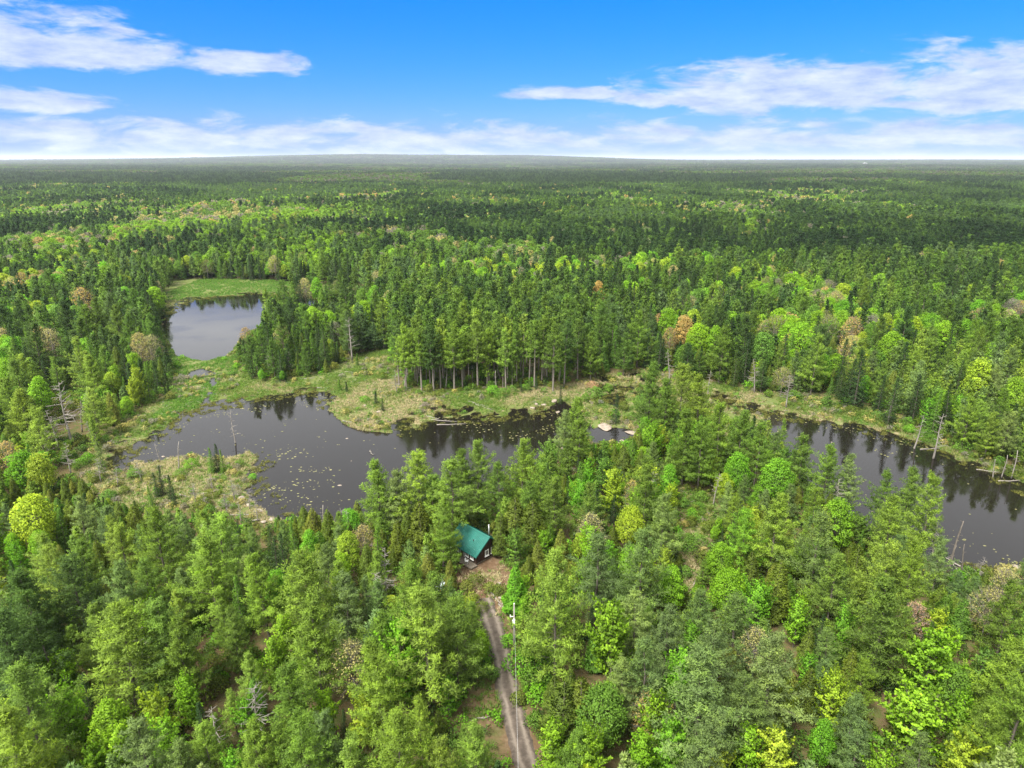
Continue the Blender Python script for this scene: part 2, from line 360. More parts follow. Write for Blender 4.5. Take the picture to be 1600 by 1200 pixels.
dT = sstep(9, 2, f_trk); GZ = GZ * (1 - dT) + (base_t + nz2 * 0.25 * (1 - wt_) - 0.10 * wt_) * dT
# level pad under the cabin
dcab = np.hypot(GX - CABIN_C[0] + 1.2, GY - CABIN_C[1] - 4.5); wc = sstep(11, 6, dcab); GZ = GZ * (1 - wc) + 0.9 * wc
rr = np.hypot(GX, GY); far = sstep(430, 1500, rr)
GZ = GZ * (1 - far) + far * (1.0 + 10 * (fbm(GX / 900, GY / 900, 31, 3) - 0.5))
vfar = sstep(1800, 6000, rr); GZ += vfar * 34 * (fbm(GX / 2600, GY / 1700, 41, 3) - 0.55)
th = np.degrees(np.arctan2(GX, GY))
GZ += sstep(7000, 15000, rr) * (14 + 125 * np.exp(-((th + 13) / 15.0) ** 2) + 50 * np.exp(-((th - 3) / 7.0) ** 2) + 45 * (fbm(GX / 5200, GY / 5200, 51, 3) - 0.5) + 18 * np.exp(-((th - 30) / 16.0) ** 2))
ny_, nx_ = GX.shape
idx = np.arange(nx_ * ny_).reshape(ny_, nx_)
GF = np.stack([idx[:-1, :-1], idx[:-1, 1:], idx[1:, 1:], idx[1:, :-1]], -1).reshape(-1, 4)
zone = np.stack([sstep(-2, 3, f_open + nz * 5), sstep(-1.5, 1.5, f_soil + nz2 * 4 + nz * 3), sstep(3.2, 1.2, f_trk + nz2), sstep(450, 900, rr)], -1).reshape(-1, 4)
gm, t, b = mat('forest floor and meadow')
za = nd(t, 'ShaderNodeAttribute', attribute_name='zone'); zs = nd(t, 'ShaderNodeSeparateColor'); t.links.new(za.outputs['Color'], zs.inputs[0])
geo = nd(t, 'ShaderNodeNewGeometry')
def noise(sc_, det=6, ro=0.6):
    n = nd(t, 'ShaderNodeTexNoise'); n.inputs['Scale'].default_value = sc_; n.inputs['Detail'].default_value = det; n.inputs['Roughness'].default_value = ro
    t.links.new(geo.outputs['Position'], n.inputs['Vector']); return n.outputs[0]
r_for = ramp(t, [(0.3, (0.045, 0.05, 0.016)), (0.45, (0.10, 0.072, 0.036)), (0.6, (0.06, 0.075, 0.02)), (0.75, (0.10, 0.07, 0.04))]); t.links.new(noise(0.55), r_for.inputs[0])
r_mea = ramp(t, [(0.3, (0.055, 0.085, 0.018)), (0.45, (0.10, 0.115, 0.035)), (0.56, (0.085, 0.115, 0.03)), (0.63, (0.16, 0.14, 0.07)), (0.78, (0.24, 0.2, 0.13))]); t.links.new(noise(0.25, 8, 0.65), r_mea.inputs[0])
r_soi = ramp(t, [(0.3, (0.055, 0.032, 0.017)), (0.5, (0.10, 0.062, 0.036)), (0.75, (0.17, 0.125, 0.085))]); t.links.new(noise(0.9, 8, 0.7), r_soi.inputs[0])
r_far = ramp(t, [(0.3, (0.02, 0.035, 0.014)), (0.6, (0.035, 0.06, 0.02)), (0.75, (0.07, 0.10, 0.03))]); t.links.new(noise(0.02, 8, 0.75), r_far.inputs[0])
def mixc(f, a, c):
    n = nd(t, 'ShaderNodeMix', data_type='RGBA'); t.links.new(f, n.inputs[0]); t.links.new(a, n.inputs[6]); t.links.new(c, n.inputs[7]); return n.outputs[2]
c = mixc(zs.outputs[0], r_for.outputs[0], r_mea.outputs[0]); c = mixc(zs.outputs[1], c, r_soi.outputs[0]); c = mixc(zs.outputs[2], c, r_soi.outputs[0]); c = mixc(za.outputs['Alpha'], c, r_far.outputs[0])
# pond bottom and wet peat
wet = nd(t, 'ShaderNodeMapRange'); sx = nd(t, 'ShaderNodeSeparateXYZ'); t.links.new(geo.outputs['Position'], sx.inputs[0]); t.links.new(sx.outputs[2], wet.inputs[0])
wet.inputs[1].default_value = 0.10; wet.inputs[2].default_value = -0.04
wetfar = nd(t, 'ShaderNodeMath', operation='SUBTRACT', use_clamp=True); t.links.new(wet.outputs[0], wetfar.inputs[0]); t.links.new(za.outputs['Alpha'], wetfar.inputs[1])
pe = nd(t, 'ShaderNodeRGB'); pe.outputs[0].default_value = (0.035, 0.022, 0.013, 1)
c = mixc(wetfar.outputs[0], c, pe.outputs[0]); t.links.new(c, b.inputs['Base Color'])
b.inputs['Roughness'].default_value = 0.95; b.inputs['Specular IOR Level'].default_value = 0.1
bp = nd(t, 'ShaderNodeBump'); bp.inputs['Strength'].default_value = 0.6; bp.inputs['Distance'].default_value = 0.3; t.links.new(noise(2.0, 6), bp.inputs['Height']); t.links.new(bp.outputs[0], b.inputs['Normal'])
gme = np_mesh('ground', np.stack([GX, GY, GZ], -1).reshape(-1, 3), GF, gm, attrs={'zone': ('FLOAT_COLOR', 'POINT', zone)})
tag(link(bpy.data.objects.new('ground', gme)), 'forest floor and wet meadow reaching to the horizon', kind='structure')
def gz(x, y):
    x, y = np.asarray(x, float), np.asarray(y, float)
    i = np.clip(np.searchsorted(xs, x) - 1, 0, nx_ - 2); j = np.clip(np.searchsorted(ys, y) - 1, 0, ny_ - 2)
    fx = np.clip((x - xs[i]) / (xs[i + 1] - xs[i]), 0, 1); fy = np.clip((y - ys[j]) / (ys[j + 1] - ys[j]), 0, 1)
    return (GZ[j, i] * (1 - fx) + GZ[j, i + 1] * fx) * (1 - fy) + (GZ[j + 1, i] * (1 - fx) + GZ[j + 1, i + 1] * fx) * fy

# ------------------------------------------------------------------ water
wmat, t, b = mat('brown bog water')
b.inputs['Base Color'].default_value = (0.007, 0.0058, 0.0045, 1); b.inputs['Roughness'].default_value = 0.03; b.inputs['IOR'].default_value = 1.33
b.inputs['Specular IOR Level'].default_value = 0.42
geo = nd(t, 'ShaderNodeNewGeometry'); n = nd(t, 'ShaderNodeTexNoise'); n.inputs['Scale'].default_value = 1.6; n.inputs['Detail'].default_value = 3
t.links.new(geo.outputs['Position'], n.inputs['Vector'])
nw = nd(t, 'ShaderNodeTexNoise'); nw.inputs['Scale'].default_value = 0.06; nw.inputs['Detail'].default_value = 4; t.links.new(geo.outputs['Position'], nw.inputs['Vector'])
wr = nd(t, 'ShaderNodeMapRange'); t.links.new(nw.outputs[0], wr.inputs[0]); wr.inputs[1].default_value = 0.42; wr.inputs[2].default_value = 0.68; wr.inputs[3].default_value = 0.02; wr.inputs[4].default_value = 0.13; t.links.new(wr.outputs[0], b.inputs['Roughness'])
bp = nd(t, 'ShaderNodeBump'); bp.inputs['Strength'].default_value = 0.07; bp.inputs['Distance'].default_value = 0.05
t.links.new(n.outputs[0], bp.inputs['Height']); t.links.new(bp.outputs[0], b.inputs['Normal'])
def water_sheet(name, polys, label, pad=6):
    P = np.concatenate([poly_w(p) for p in polys])
    # convex outline, a little wider than the pond, its rim hidden under the banks
    pts = sorted(map(tuple, P)); 
    def half(ps):
        h = []
        for p in ps:
            while len(h) > 1 and (h[-1][0] - h[-2][0]) * (p[1] - h[-2][1]) - (h[-1][1] - h[-2][1]) * (p[0] - h[-2][0]) <= 0: h.pop()
            h.append(p)
        return h
    hull = half(pts)[:-1] + half(pts[::-1])[:-1]; c = np.mean(hull, 0)
    vs = [(p[0] + (p[0] - c[0]) / max(1e-3, math.dist(p, c)) * pad, p[1] + (p[1] - c[1]) / max(1e-3, math.dist(p, c)) * pad, 0) for p in hull]
    me = bpy.data.meshes.new(name); me.from_pydata(vs, [], [tuple(range(len(vs)))]); me.materials.append(wmat)
    return tag(link(bpy.data.objects.new(name, me)), label, kind='structure')
# the three sheets butt against each other along lines that run under dry land
def rect_sheet(name, x0, x1, y0, y1, label):
    me = bpy.data.meshes.new(name); me.from_pydata([(x0, y0, 0), (x1, y0, 0), (x1, y1, 0), (x0, y1, 0)], [], [(0, 1, 2, 3)]); me.materials.append(wmat)
    return tag(link(bpy.data.objects.new(name, me)), label, kind='structure')
yf = at(320, 580)[1]
rect_sheet('pond_water', -200, 36, 110, yf, 'dark still pond with lily pads behind the cabin')
rect_sheet('far_pond_water', -200, 0, yf + 0.01, 440, 'pale still pond ringed by forest beyond the meadow')
rect_sheet('side_pond_water', 36.01, 260, 90, yf, 'long dark pond reflecting the conifers on its far bank')

# ------------------------------------------------------------------ tree kinds
UP = np.array([0, 0, 1.0])
def nrm(a): return a / np.maximum(np.sqrt((np.asarray(a) ** 2).sum(-1, keepdims=True)), 1e-6)
class Crown:
    def __init__(s): s.V = []; s.N = []; s.A = []; s.F3 = []; s.F4 = []; s.n = 0
    def blades(s, rng, P, D, k, L, w, spread, val, out, upw=0.5, quad=False):
        """k pointed needle tufts (or leaf quads) at every point P looking along D"""
        n = len(P)
        if n == 0: return
        P = np.repeat(P, k, 0); D = np.repeat(D, k, 0); val = np.repeat(np.broadcast_to(val, (n,)), k); out = np.repeat(out, k, 0)
        d = nrm(nrm(D) + spread * rng.normal(size=P.shape)); sd_ = nrm(np.cross(d, rng.normal(size=P.shape)))
        l = np.repeat(np.broadcast_to(L, (n,)), k)[:, None] * rng.uniform(0.65, 1.25, (len(P), 1)); ww = w * rng.uniform(0.7, 1.3, (len(P), 1))
        fn = nrm(np.cross(d, sd_)); nn = nrm(upw * UP + 0.7 * out + 0.14 * rng.normal(size=P.shape))
        flip = (fn * nn).sum(-1) < 0
        sd_[flip] *= -1; fn[flip] *= -1
        nn = nrm(nn + 0.32 * fn)
        v = np.clip(0.55 * val + 0.45 * rng.random(len(P)), 0, 1)
        if quad:
            vv = np.stack([P, P + d * l * 0.5 + sd_ * ww * 0.5, P + d * l, P + d * l * 0.5 - sd_ * ww * 0.5], 1)
        else:
            vv = np.stack([P + sd_ * ww * 0.5, P + d * l, P - sd_ * ww * 0.5], 1)
        q = vv.shape[1]; m = len(P)
        f = np.arange(m * q).reshape(m, q) + s.n
        # winding so that the face looks along nn
        e1, e2 = vv[:, 1] - vv[:, 0], vv[:, 2] - vv[:, 0]; bad = (np.cross(e1, e2) * nn).sum(-1) < 0
        f[bad] = f[bad][:, ::-1]
        (s.F4 if quad else s.F3).append(f); s.n += m * q
        s.V.append(vv.reshape(-1, 3)); s.N.append(np.repeat(nn, q, 0)); s.A.append(np.repeat(v, q))
    def arrays(s):
        F = []
        if s.F3: F.append(np.concatenate(s.F3))
        if s.F4: F.append(np.concatenate(s.F4))
        return np.concatenate(s.V), F, np.concatenate(s.N), np.concatenate(s.A)
def conifer(seed, H, Rad, z0, spacing, nb, prof, e_lo, e_hi, curve, step, kt, L, w, spread, leaf=False, rag=0.2, drop=0.1, limb=0.035, bare=0.28, fan=0.5, upw=0.5, lean=0.0, trunk_r=None, plume=0.0):
    rng = np.random.default_rng(seed); cr_ = Crown(); tb = MB()
    trunk_r = trunk_r or H * 0.011
    zs_ = [-0.5, 0.02 * H, z0, 0.6 * H, 0.85 * H, H * 0.985]
    wob = rng.normal(0, 0.01 * H, (6, 2)) * np.array([0, 0, 0.3, 0.8, 1, 1])[:, None]
    def axis(z): return np.array([np.interp(z, zs_, wob[:, 0]) + lean * z, np.interp(z, zs_, wob[:, 1])])
    tb.tube([(*axis(z), z) for z in zs_], [trunk_r * f for f in (1.35, 1.15, 0.95, 0.6, 0.32, 0.06)], 6)
    BP, BD, BV, BO, BL = [], [], [], [], []
    z = z0; wh = 0; asym = rng.uniform(0, 6.28)
    while z < H * 0.975:
        t = (z - z0) / (H - z0); Lb = Rad * prof(t) * rng.uniform(0.8, 1.15)
        n = max(3, int(round(nb * (1 - 0.35 * t)))); a0 = rng.uniform(0, 6.28)
        for bnum in range(n):
            if rng.random() < drop: continue
            a = a0 + bnum * 6.283 / n + rng.normal(0, 0.22)
            Ln = max(0.25, Lb * (1 + rag * rng.normal()) * (1 + 0.16 * math.cos(a - asym)))
            e = math.radians(e_lo + (e_hi - e_lo) * t + rng.normal(0, 6))
            hx = np.array([math.cos(a), math.sin(a), 0]); o = np.array([*axis(z), z + rng.uniform(-0.25, 0.25) * spacing])
            def pos(s_): s_ = np.asarray(s_)[..., None]; return o + hx * Ln * s_ * math.cos(e) + UP * (Ln * s_ * math.sin(e) + curve * Ln * s_ ** 2)
            if limb and Ln > 0.8:
                tb.tube([pos(0), pos(0.5), pos(0.95)], [limb * (0.4 + Ln * 0.25), limb * 0.22 * Ln, 0.01], 3, cap=False)
            val = np.clip(0.5 + 0.26 * rng.normal(), 0, 1)
            fwd = nrm(pos(0.9) - pos(0.6)); side = nrm(np.cross(UP, fwd))
            ns = max(2, int(Ln * (1 - bare) / step) + 1)
            for s_ in np.linspace(bare, 1.0, ns) + rng.uniform(-0.03, 0.03, ns):
                p0 = pos(min(s_, 1.0)); ls = Ln * fan * (1.02 - 0.85 * s_) + 0.12
                for sg in (-1, 1):
                    dr = nrm(fwd * 0.75 + side * sg * rng.uniform(0.5, 1.0) + UP * rng.normal(0.06, 0.12))
                    m = max(1, int(ls / step)); q = np.linspace(0.3, 1, m)[:, None] * ls
                    BP.append(p0 + dr * q); BD.append(np.broadcast_to(dr * 0.8 + UP * 0.35, (m, 3))); BO.append(np.broadcast_to(hx * (1 - 0.6 * t) + UP * 0.3 * t, (m, 3)))
                    BV.append(np.full(m, val)); BL.append(np.full(m, L * (1 - 0.25 * t)))
        z += spacing * (1 - 0.4 * t) * rng.uniform(0.8, 1.2); wh += 1
    BP = np.concatenate(BP)
    if plume:
        n0 = len(BP); BD, BO, BV, BL = nrm(np.concatenate(BD)), nrm(np.concatenate(BO)), np.concatenate(BV), np.concatenate(BL)
        BV = np.clip(BV + 0.24 * rng.normal(size=n0), 0, 1); ps = plume * rng.uniform(0.7, 1.25, n0)
        rp_ = lambda q: np.repeat(q, kt, 0)
        d = nrm(rng.normal(size=(n0 * kt, 3)) + 0.55 * rp_(BD) + 0.5 * UP)
        P = rp_(BP) + rp_(BD) * (rp_(ps) * rng.uniform(-0.9, 0.9, n0 * kt))[:, None] + d * (rp_(ps) * 0.35)[:, None] + rp_(rng.normal(0, 0.12, (n0, 3)))
        cr_.blades(rng, P, d, 1, rp_(BL), w, 0.25, rp_(BV), nrm(d + 0.35 * rp_(BO)), upw, leaf)
    else: cr_.blades(rng, BP + rng.normal(0, 0.06, BP.shape), np.concatenate(BD), kt, np.concatenate(BL), w, spread, np.concatenate(BV), nrm(np.concatenate(BO)), upw, leaf)
    # leader
    P = np.array([[*axis(H * q), H * q] for q in (0.95, 0.965, 0.98, 0.99)])
    cr_.blades(rng, P, np.broadcast_to(UP, P.shape), kt * 2, L * 0.8, w, 0.45, 0.7, np.broadcast_to(UP, P.shape) * 1.0, upw, leaf)
    return cr_, tb
def broadleaf(seed, H, Rad, zb, nclump, nleaf, ls, squash=1.0, sparse=False, top=0.62, crad=(0.75, 1.35), twig=False):
    rng = np.random.default_rng(seed); cr_ = Crown(); tb = MB(); tr = H * 0.011
    fork = zb + 0.12 * H
    tb.tube([(0, 0, -0.5), (0, 0, zb * 0.6), (rng.normal(0, .1), rng.normal(0, .1), fork), (rng.normal(0, .2), rng.normal(0, .2), H * 0.75)], [tr * 1.3, tr, tr * 0.8, tr * 0.15], 6)
    ctr = np.array([0, 0, zb + (H - zb) * 0.5]); a0 = rng.uniform(0, 6.28)
    lob = rng.uniform(0.72, 1.18, 7)
    for c_ in range(nclump):
        u = rng.random(); a = a0 + c_ * 2.39996; el_ = math.asin(np.clip(-0.75 + 1.75 * (c_ + 0.5) / nclump, -1, 1))
        f = (0.55 + 0.45 * rng.random() ** 0.4) * lob[int(((a % 6.283) / 6.283) * 7) % 7]
        rr_ = Rad * math.cos(el_) * f
        zc = ctr[2] + math.sin(el_) * (H - zb) * 0.46 * (0.8 + 0.2 * f) * squash
        if el_ > 0: rr_ *= (1 - 0.42 * (el_ / 1.57))
        C = np.array([math.cos(a) * rr_, math.sin(a) * rr_, zc]); cr0 = rng.uniform(*crad) * Rad / 3.0
        k0 = np.array([0, 0, fork + (zc - fork) * rng.uniform(0, 0.4)])
        tb.tube([k0, (k0 + C) / 2 + UP * 0.15, C], [tr * 0.33, tr * 0.2, 0.012], 3, cap=False)
        if twig:
            for q in range(7):
                d = nrm(rng.normal(size=3) * 0.7 + nrm(C - ctr) + UP * 0.6); tb.tube([C - d * 0.2, C + d * cr0 * rng.uniform(0.7, 1.5)], [0.025, 0.008], 3, cap=False)
        n = int(nleaf * rng.uniform(0.7, 1.3)); dn = nrm(rng.normal(size=(n, 3)) + 0.45 * UP + 0.35 * nrm(C - ctr))
        Pp = C + dn * cr0 * (0.45 + 0.6 * rng.random((n, 1)) ** 0.5) * np.array([1.1, 1.1, 0.8])
        val = np.clip(0.5 + 0.25 * rng.normal(), 0, 1)
        cr_.blades(rng, Pp, dn * 0.5 + rng.normal(size=(n, 3)) * 0.7, 1, ls, ls * 0.75, 0.4, val, nrm(dn + 0.6 * nrm(C - ctr)), 0.35, True)
    return cr_, tb
def cedar(seed, H, Rad, n, L, w):
    rng = np.random.default_rng(seed); cr_ = Crown(); tb = MB(); tr = H * 0.013
    tb.tube([(0, 0, -0.5), (0, 0, H * 0.3), (rng.normal(0, .05), 0, H * 0.96)], [tr * 1.3, tr, tr * 0.1], 6)
    ph = rng.uniform(0, 6.28, 8)
    u = rng.random(n); zf = 1 - np.sqrt(u) * 0.985; zf = np.where(rng.random(n) < 0.12, zf * 0.6, zf)   # more toward the wide foot
    a = rng.uniform(0, 6.28, n)
    lump = 1 + 0.16 * np.sin(3 * a + 9 * zf + ph[0]) + 0.13 * np.sin(5 * a - 17 * zf + ph[1]) + 0.10 * np.sin(2 * a + 31 * zf + ph[2])
    env = np.clip(1 - zf, 0, 1) ** 0.72 * np.clip((zf + 0.12) / 0.2, 0.55, 1) * lump
    rad = Rad * env * (0.5 + 0.5 * rng.random(n) ** 0.35)
    P = np.stack([np.cos(a) * rad, np.sin(a) * rad, 0.05 * H + zf * 0.93 * H], -1)
    out = np.stack([np.cos(a), np.sin(a), np.full(n, 0.35)], -1)
    val = np.clip(0.5 + 0.9 * (lump - 1) * 1.2 + 0.18 * rng.normal(size=n), 0, 1)
    D = out * 0.8 + UP * 0.75 + rng.normal(size=(n, 3)) * 0.3
    cr_.blades(rng, P, D, 2, L, w, 0.45, val, nrm(out), 0.35, False)
    return cr_, tb
def snag(seed, H, nb, rb=0.16, broken=False):
    rng = np.random.default_rng(seed); tb = MB(); bb = MB(); tr = H * 0.012 + 0.04
    ax = lambda z: np.array([0.02 * z * math.sin(z * 0.4 + seed), 0.02 * z * math.cos(z * 0.33 + seed), z])
    zz = np.linspace(-0.5, H, 7)
    tb.tube([ax(z) for z in zz], [tr * (1.2 - (0.75 if broken else 1.12) * max(0, z) / H) for z in zz], 6)
    for k in range(nb):
        z = H * rng.uniform(0.3, 0.98); a = rng.uniform(0, 6.28); L = H * rb * (1.25 - z / H) * rng.uniform(0.4, 1.3) + 0.3
        d = np.array([math.cos(a), math.sin(a), rng.uniform(-0.15, 0.4)])
        p = ax(z); q = p + d * L * 0.55; e = p + d * L + UP * rng.uniform(-0.1, 0.25) * L
        bb.tube([p, q, e], [0.045 + 0.014 * L, 0.034 + 0.009 * L, 0.014], 3, cap=False)
        for j in range(3):
            s_ = rng.uniform(0.3, 0.95); g = p + (e - p) * s_; d2 = nrm(d + rng.normal(size=3) * 0.7)
            bb.tube([g, g + d2 * L * rng.uniform(0.2, 0.45)], [0.028, 0.012], 3, cap=False)
    return tb, bb

def prof_pine(t): return (1 - t) ** 0.82 * (0.68 + 0.32 * min(1, t / 0.2)) + 0.035
def prof_spruce(t): return (1 - t) ** 0.95 + 0.03
def prof_up(t): return (math.sin(math.pi * (0.18 + 0.80 * t)) ** 0.8) * 0.9 + 0.08
SPEC = {}     # kind -> dict(near=[(crown mesh, trunk mesh)], mid=[combined mesh], H reference height, R crown radius)
def pack(kind, H, Rad, near, mid, leafmat, barkmat, far=None):
    d = dict(H=H, R=Rad, near=[], mid=[], far=[])
    for cr_, tb in near:
        V, F, N, A = cr_.arrays()
        d['near'].append((np_mesh(kind + '_crown', V, F, leafmat, N, {'v': ('FLOAT', 'POINT', A)}), tb.mesh(kind + '_trunk', barkmat, True)))
    for key, lst in (('mid', mid), ('far', far or [])):
        for cr_, tb in lst:
            V, F, N, A = cr_.arrays()
            d[key].append((V, F, N, A, tb, leafmat, barkmat))
    SPEC[kind] = d
def combined(name, rec):
    V, F, N, A, tb, lm, bmat = rec
    nv = len(V); tv = np.array(tb.v) if tb is not None else np.zeros((0, 3)); Fs = list(F); mi = [0] * sum(len(f) for f in F)
    if tb is not None:
        q = np.array([f for f in tb.f if len(f) == 4], int)
        if len(q): Fs = Fs + [q + nv]; mi += [1] * len(q)
    tn = tv * np.array([1, 1, 0.0]); tn = nrm(tn + np.array([1e-3, 0, 0]))
    # keep the face blocks grouped by size
    me = np_mesh(name, np.concatenate([V, tv]), Fs, [lm, bmat], np.concatenate([N, tn]), {'v': ('FLOAT', 'POINT', np.concatenate([A, np.full(len(tv), .5)]))}, matidx=mi)
    return bpy.data.objects.new(name, me)

pn = lambda s, **k: conifer(s, 18, **{**dict(Rad=4.4, z0=3.0, spacing=1.0, nb=6, prof=prof_pine, e_lo=-2, e_hi=48, curve=0.13, step=0.84, kt=34, L=0.40, w=0.115, spread=0.5, rag=0.2, drop=0.1, plume=0.56, limb=0.022, bare=0.34), **k})
pack('white_pine', 18, 4.3, [pn(101), pn(102, Rad=3.7, e_lo=8), pn(103, Rad=4.9, spacing=1.1, rag=0.26), pn(104, Rad=4.0, drop=0.2, rag=0.3), pn(105, Rad=4.6, e_lo=-4, e_hi=35), pn(106, Rad=3.9, spacing=0.85)],
     [pn(111, spacing=1.3, nb=5, step=1.2, kt=6, L=0.85, w=0.42, plume=0.5), pn(112, Rad=3.7, spacing=1.25, nb=5, step=1.2, kt=6, L=0.85, w=0.42, plume=0.5), pn(113, Rad=4.8, spacing=1.4, nb=5, step=1.2, kt=6, L=0.85, w=0.42, plume=0.5, rag=0.3), pn(114, Rad=4.1, spacing=1.3, nb=5, step=1.2, kt=6, L=0.85, w=0.42, plume=0.5, drop=0.2)],
     M['needle'], M['bark'],
     far=[pn(121, spacing=2.0, nb=4, step=1.9, kt=4, L=1.5, w=0.95, plume=0, limb=0), pn(122, Rad=3.7, spacing=2.1, nb=4, step=1.9, kt=4, L=1.5, w=0.95, plume=0, limb=0), pn(123, Rad=4.8, spacing=2.3, nb=4, step=2.0, kt=4, L=1.6, w=1.0, plume=0, limb=0)])
# tall pines of a closed stand: bare trunks below, crown above
st_ = lambda s, **k: conifer(s, 21, **{**dict(Rad=3.2, z0=8.5, spacing=0.95, nb=6, prof=prof_pine, e_lo=0, e_hi=45, curve=0.1, step=0.8, kt=20, L=0.52, w=0.15, spread=0.5, rag=0.25, drop=0.12, plume=0.5, limb=0.02, bare=0.3), **k})
pack('stand_pine', 21, 3.2, [st_(131), st_(132, z0=10), st_(133, Rad=3.6, z0=7.5), st_(134, Rad=2.8, z0=9.2)],
     [st_(141, spacing=1.3, nb=5, step=1.2, kt=6, L=0.85, w=0.42, plume=0.5), st_(142, z0=10, spacing=1.3, nb=5, step=1.2, kt=6, L=0.85, w=0.42, plume=0.5)], M['needle'], M['pale_bark'])
sp = lambda s, **k: conifer(s, 13, **{**dict(Rad=2.0, z0=0.9, spacing=0.42, nb=7, prof=prof_spruce, e_lo=-14, e_hi=25, curve=0.06, step=0.34, kt=4, L=0.34, w=0.12, spread=0.4, rag=0.12, drop=0.05, bare=0.2, fan=0.42, limb=0.02), **k})
pack('spruce_tree', 13, 2.0, [sp(151), sp(152, Rad=1.6), sp(153, Rad=2.3, rag=0.2), sp(154, Rad=1.8, spacing=0.5)],
     [sp(161, spacing=0.75, step=0.7, kt=4, L=0.7, w=0.32), sp(162, Rad=1.6, spacing=0.75, step=0.7, kt=4, L=0.7, w=0.32), sp(163, Rad=2.3, spacing=0.8, step=0.7, kt=4, L=0.7, w=0.34)], M['needle'], M['bark'],
     far=[sp(171, spacing=1.3, nb=5, step=1.5, kt=3, L=1.3, w=0.75, limb=0), sp(172, Rad=1.6, spacing=1.4, nb=5, step=1.5, kt=3, L=1.3, w=0.75, limb=0)])
pack('cedar_tree', 9, 1.9, [cedar(181, 9, 1.9, 5200, 0.34, 0.13), cedar(182, 9, 1.5, 4600, 0.34, 0.13), cedar(183, 9, 2.4, 6200, 0.34, 0.13), cedar(184, 9, 1.8, 5000, 0.34, 0.13)],
     [cedar(191, 9, 1.8, 1100, 0.72, 0.32), cedar(192, 9, 1.5, 950, 0.72, 0.32)], M['needle'], M['bark'], far=[cedar(193, 9, 1.8, 150, 1.5, 0.9)])
bl = lambda s, **k: broadleaf(s, 12, **{**dict(Rad=2.8, zb=2.0, nclump=66, nleaf=95, ls=0.33, crad=(0.5, 1.4)), **k})
pack('maple_tree', 12, 2.8, [bl(201), bl(202, Rad=2.2, nclump=56), bl(203, Rad=3.2, nclump=74), bl(204, Rad=2.5, nclump=50, nleaf=110)],
     [bl(211, nclump=46, nleaf=28, ls=0.7), bl(212, Rad=2.2, nclump=40, nleaf=28, ls=0.7), bl(213, Rad=3.1, nclump=50, nleaf=28, ls=0.74)], M['leaf'], M['bark'],
     far=[bl(221, nclump=26, nleaf=6, ls=1.7), bl(222, Rad=2.7, nclump=24, nleaf=6, ls=1.6)])
# young leafy trees whose shoots all point upward
up_ = lambda s, **k: conifer(s, 10, **{**dict(Rad=3.0, z0=1.2, spacing=0.62, nb=6, prof=prof_up, e_lo=28, e_hi=66, curve=0.16, step=0.34, kt=4, L=0.36, w=0.25, spread=0.75, leaf=True, rag=0.24, drop=0.12, bare=0.22, fan=0.34, upw=0.4), **k})
pack('young_maple', 10, 3.0, [up_(231), up_(232, Rad=2.4), up_(233, Rad=3.5, rag=0.3), up_(234, Rad=2.7, e_lo=15, e_hi=55)],
     [up_(241, spacing=0.9, step=0.75, kt=3, L=0.72, w=0.5), up_(242, Rad=2.4, spacing=0.95, step=0.75, kt=3, L=0.72, w=0.5)], M['leaf'], M['bark'])
bd = lambda s, **k: broadleaf(s, 11, **{**dict(Rad=2.6, zb=2.6, nclump=48, nleaf=32, ls=0.25, twig=True, crad=(0.8, 1.5)), **k})
pack('budding_tree', 11, 2.6, [bd(251), bd(252, Rad=2.2), bd(253, Rad=3.0, nleaf=34)], [bd(261, nclump=36, nleaf=18, ls=0.55), bd(262, Rad=3.0, nclump=38, nleaf=18, ls=0.55)], M['leaf'], M['pale_bark'],
     far=[bl(263, nclump=22, nleaf=5, ls=1.5)])
sh = lambda s, **k: broadleaf(s, 2.0, **{**dict(Rad=1.2, zb=0.1, nclump=16, nleaf=48, ls=0.24, crad=(1.0, 1.7)), **k})
pack('shrub', 2.0, 1.2, [sh(271), sh(272, Rad=1.5), sh(273, Rad=1.0)], [sh(281, nclump=10, nleaf=14, ls=0.45), sh(282, Rad=1.4, nclump=10, nleaf=14, ls=0.45)], M['leaf'], M['bark'])

# ------------------------------------------------------------------ which tree stands where
T = []     # dict(kind, x, y, h, w, tint, manual, key)
TINTS = {'pine': (0.130, 0.216, 0.034), 'light': (0.188, 0.286, 0.043), 'dark': (0.070, 0.126, 0.030), 'blue': (0.132, 0.208, 0.066), 'pale': (0.188, 0.268, 0.088),
         'lime': (0.190, 0.36, 0.022), 'vivid': (0.140, 0.33, 0.022), 'yellow': (0.265, 0.375, 0.030), 'green': (0.120, 0.235, 0.032), 'larch': (0.160, 0.305, 0.030),
         'olive': (0.118, 0.168, 0.024), 'mustard': (0.175, 0.215, 0.038), 'tan': (0.36, 0.345, 0.12), 'orange': (0.38, 0.29, 0.095), 'pink': (0.40, 0.28, 0.18), 'spruce': (0.038, 0.078, 0.022), 'grey': (0.21, 0.205, 0.15)}
def put(kind, x, y, h, key, w=1.0, manual=True):
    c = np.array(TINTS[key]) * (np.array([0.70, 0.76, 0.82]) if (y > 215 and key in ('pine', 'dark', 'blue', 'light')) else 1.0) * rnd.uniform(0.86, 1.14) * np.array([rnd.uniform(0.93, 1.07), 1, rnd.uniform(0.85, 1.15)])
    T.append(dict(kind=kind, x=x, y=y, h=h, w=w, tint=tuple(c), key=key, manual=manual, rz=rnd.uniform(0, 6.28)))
K = dict(p='white_pine', s='stand_pine', f='spruce_tree', c='cedar_tree', m='maple_tree', u='young_maple', b='budding_tree')
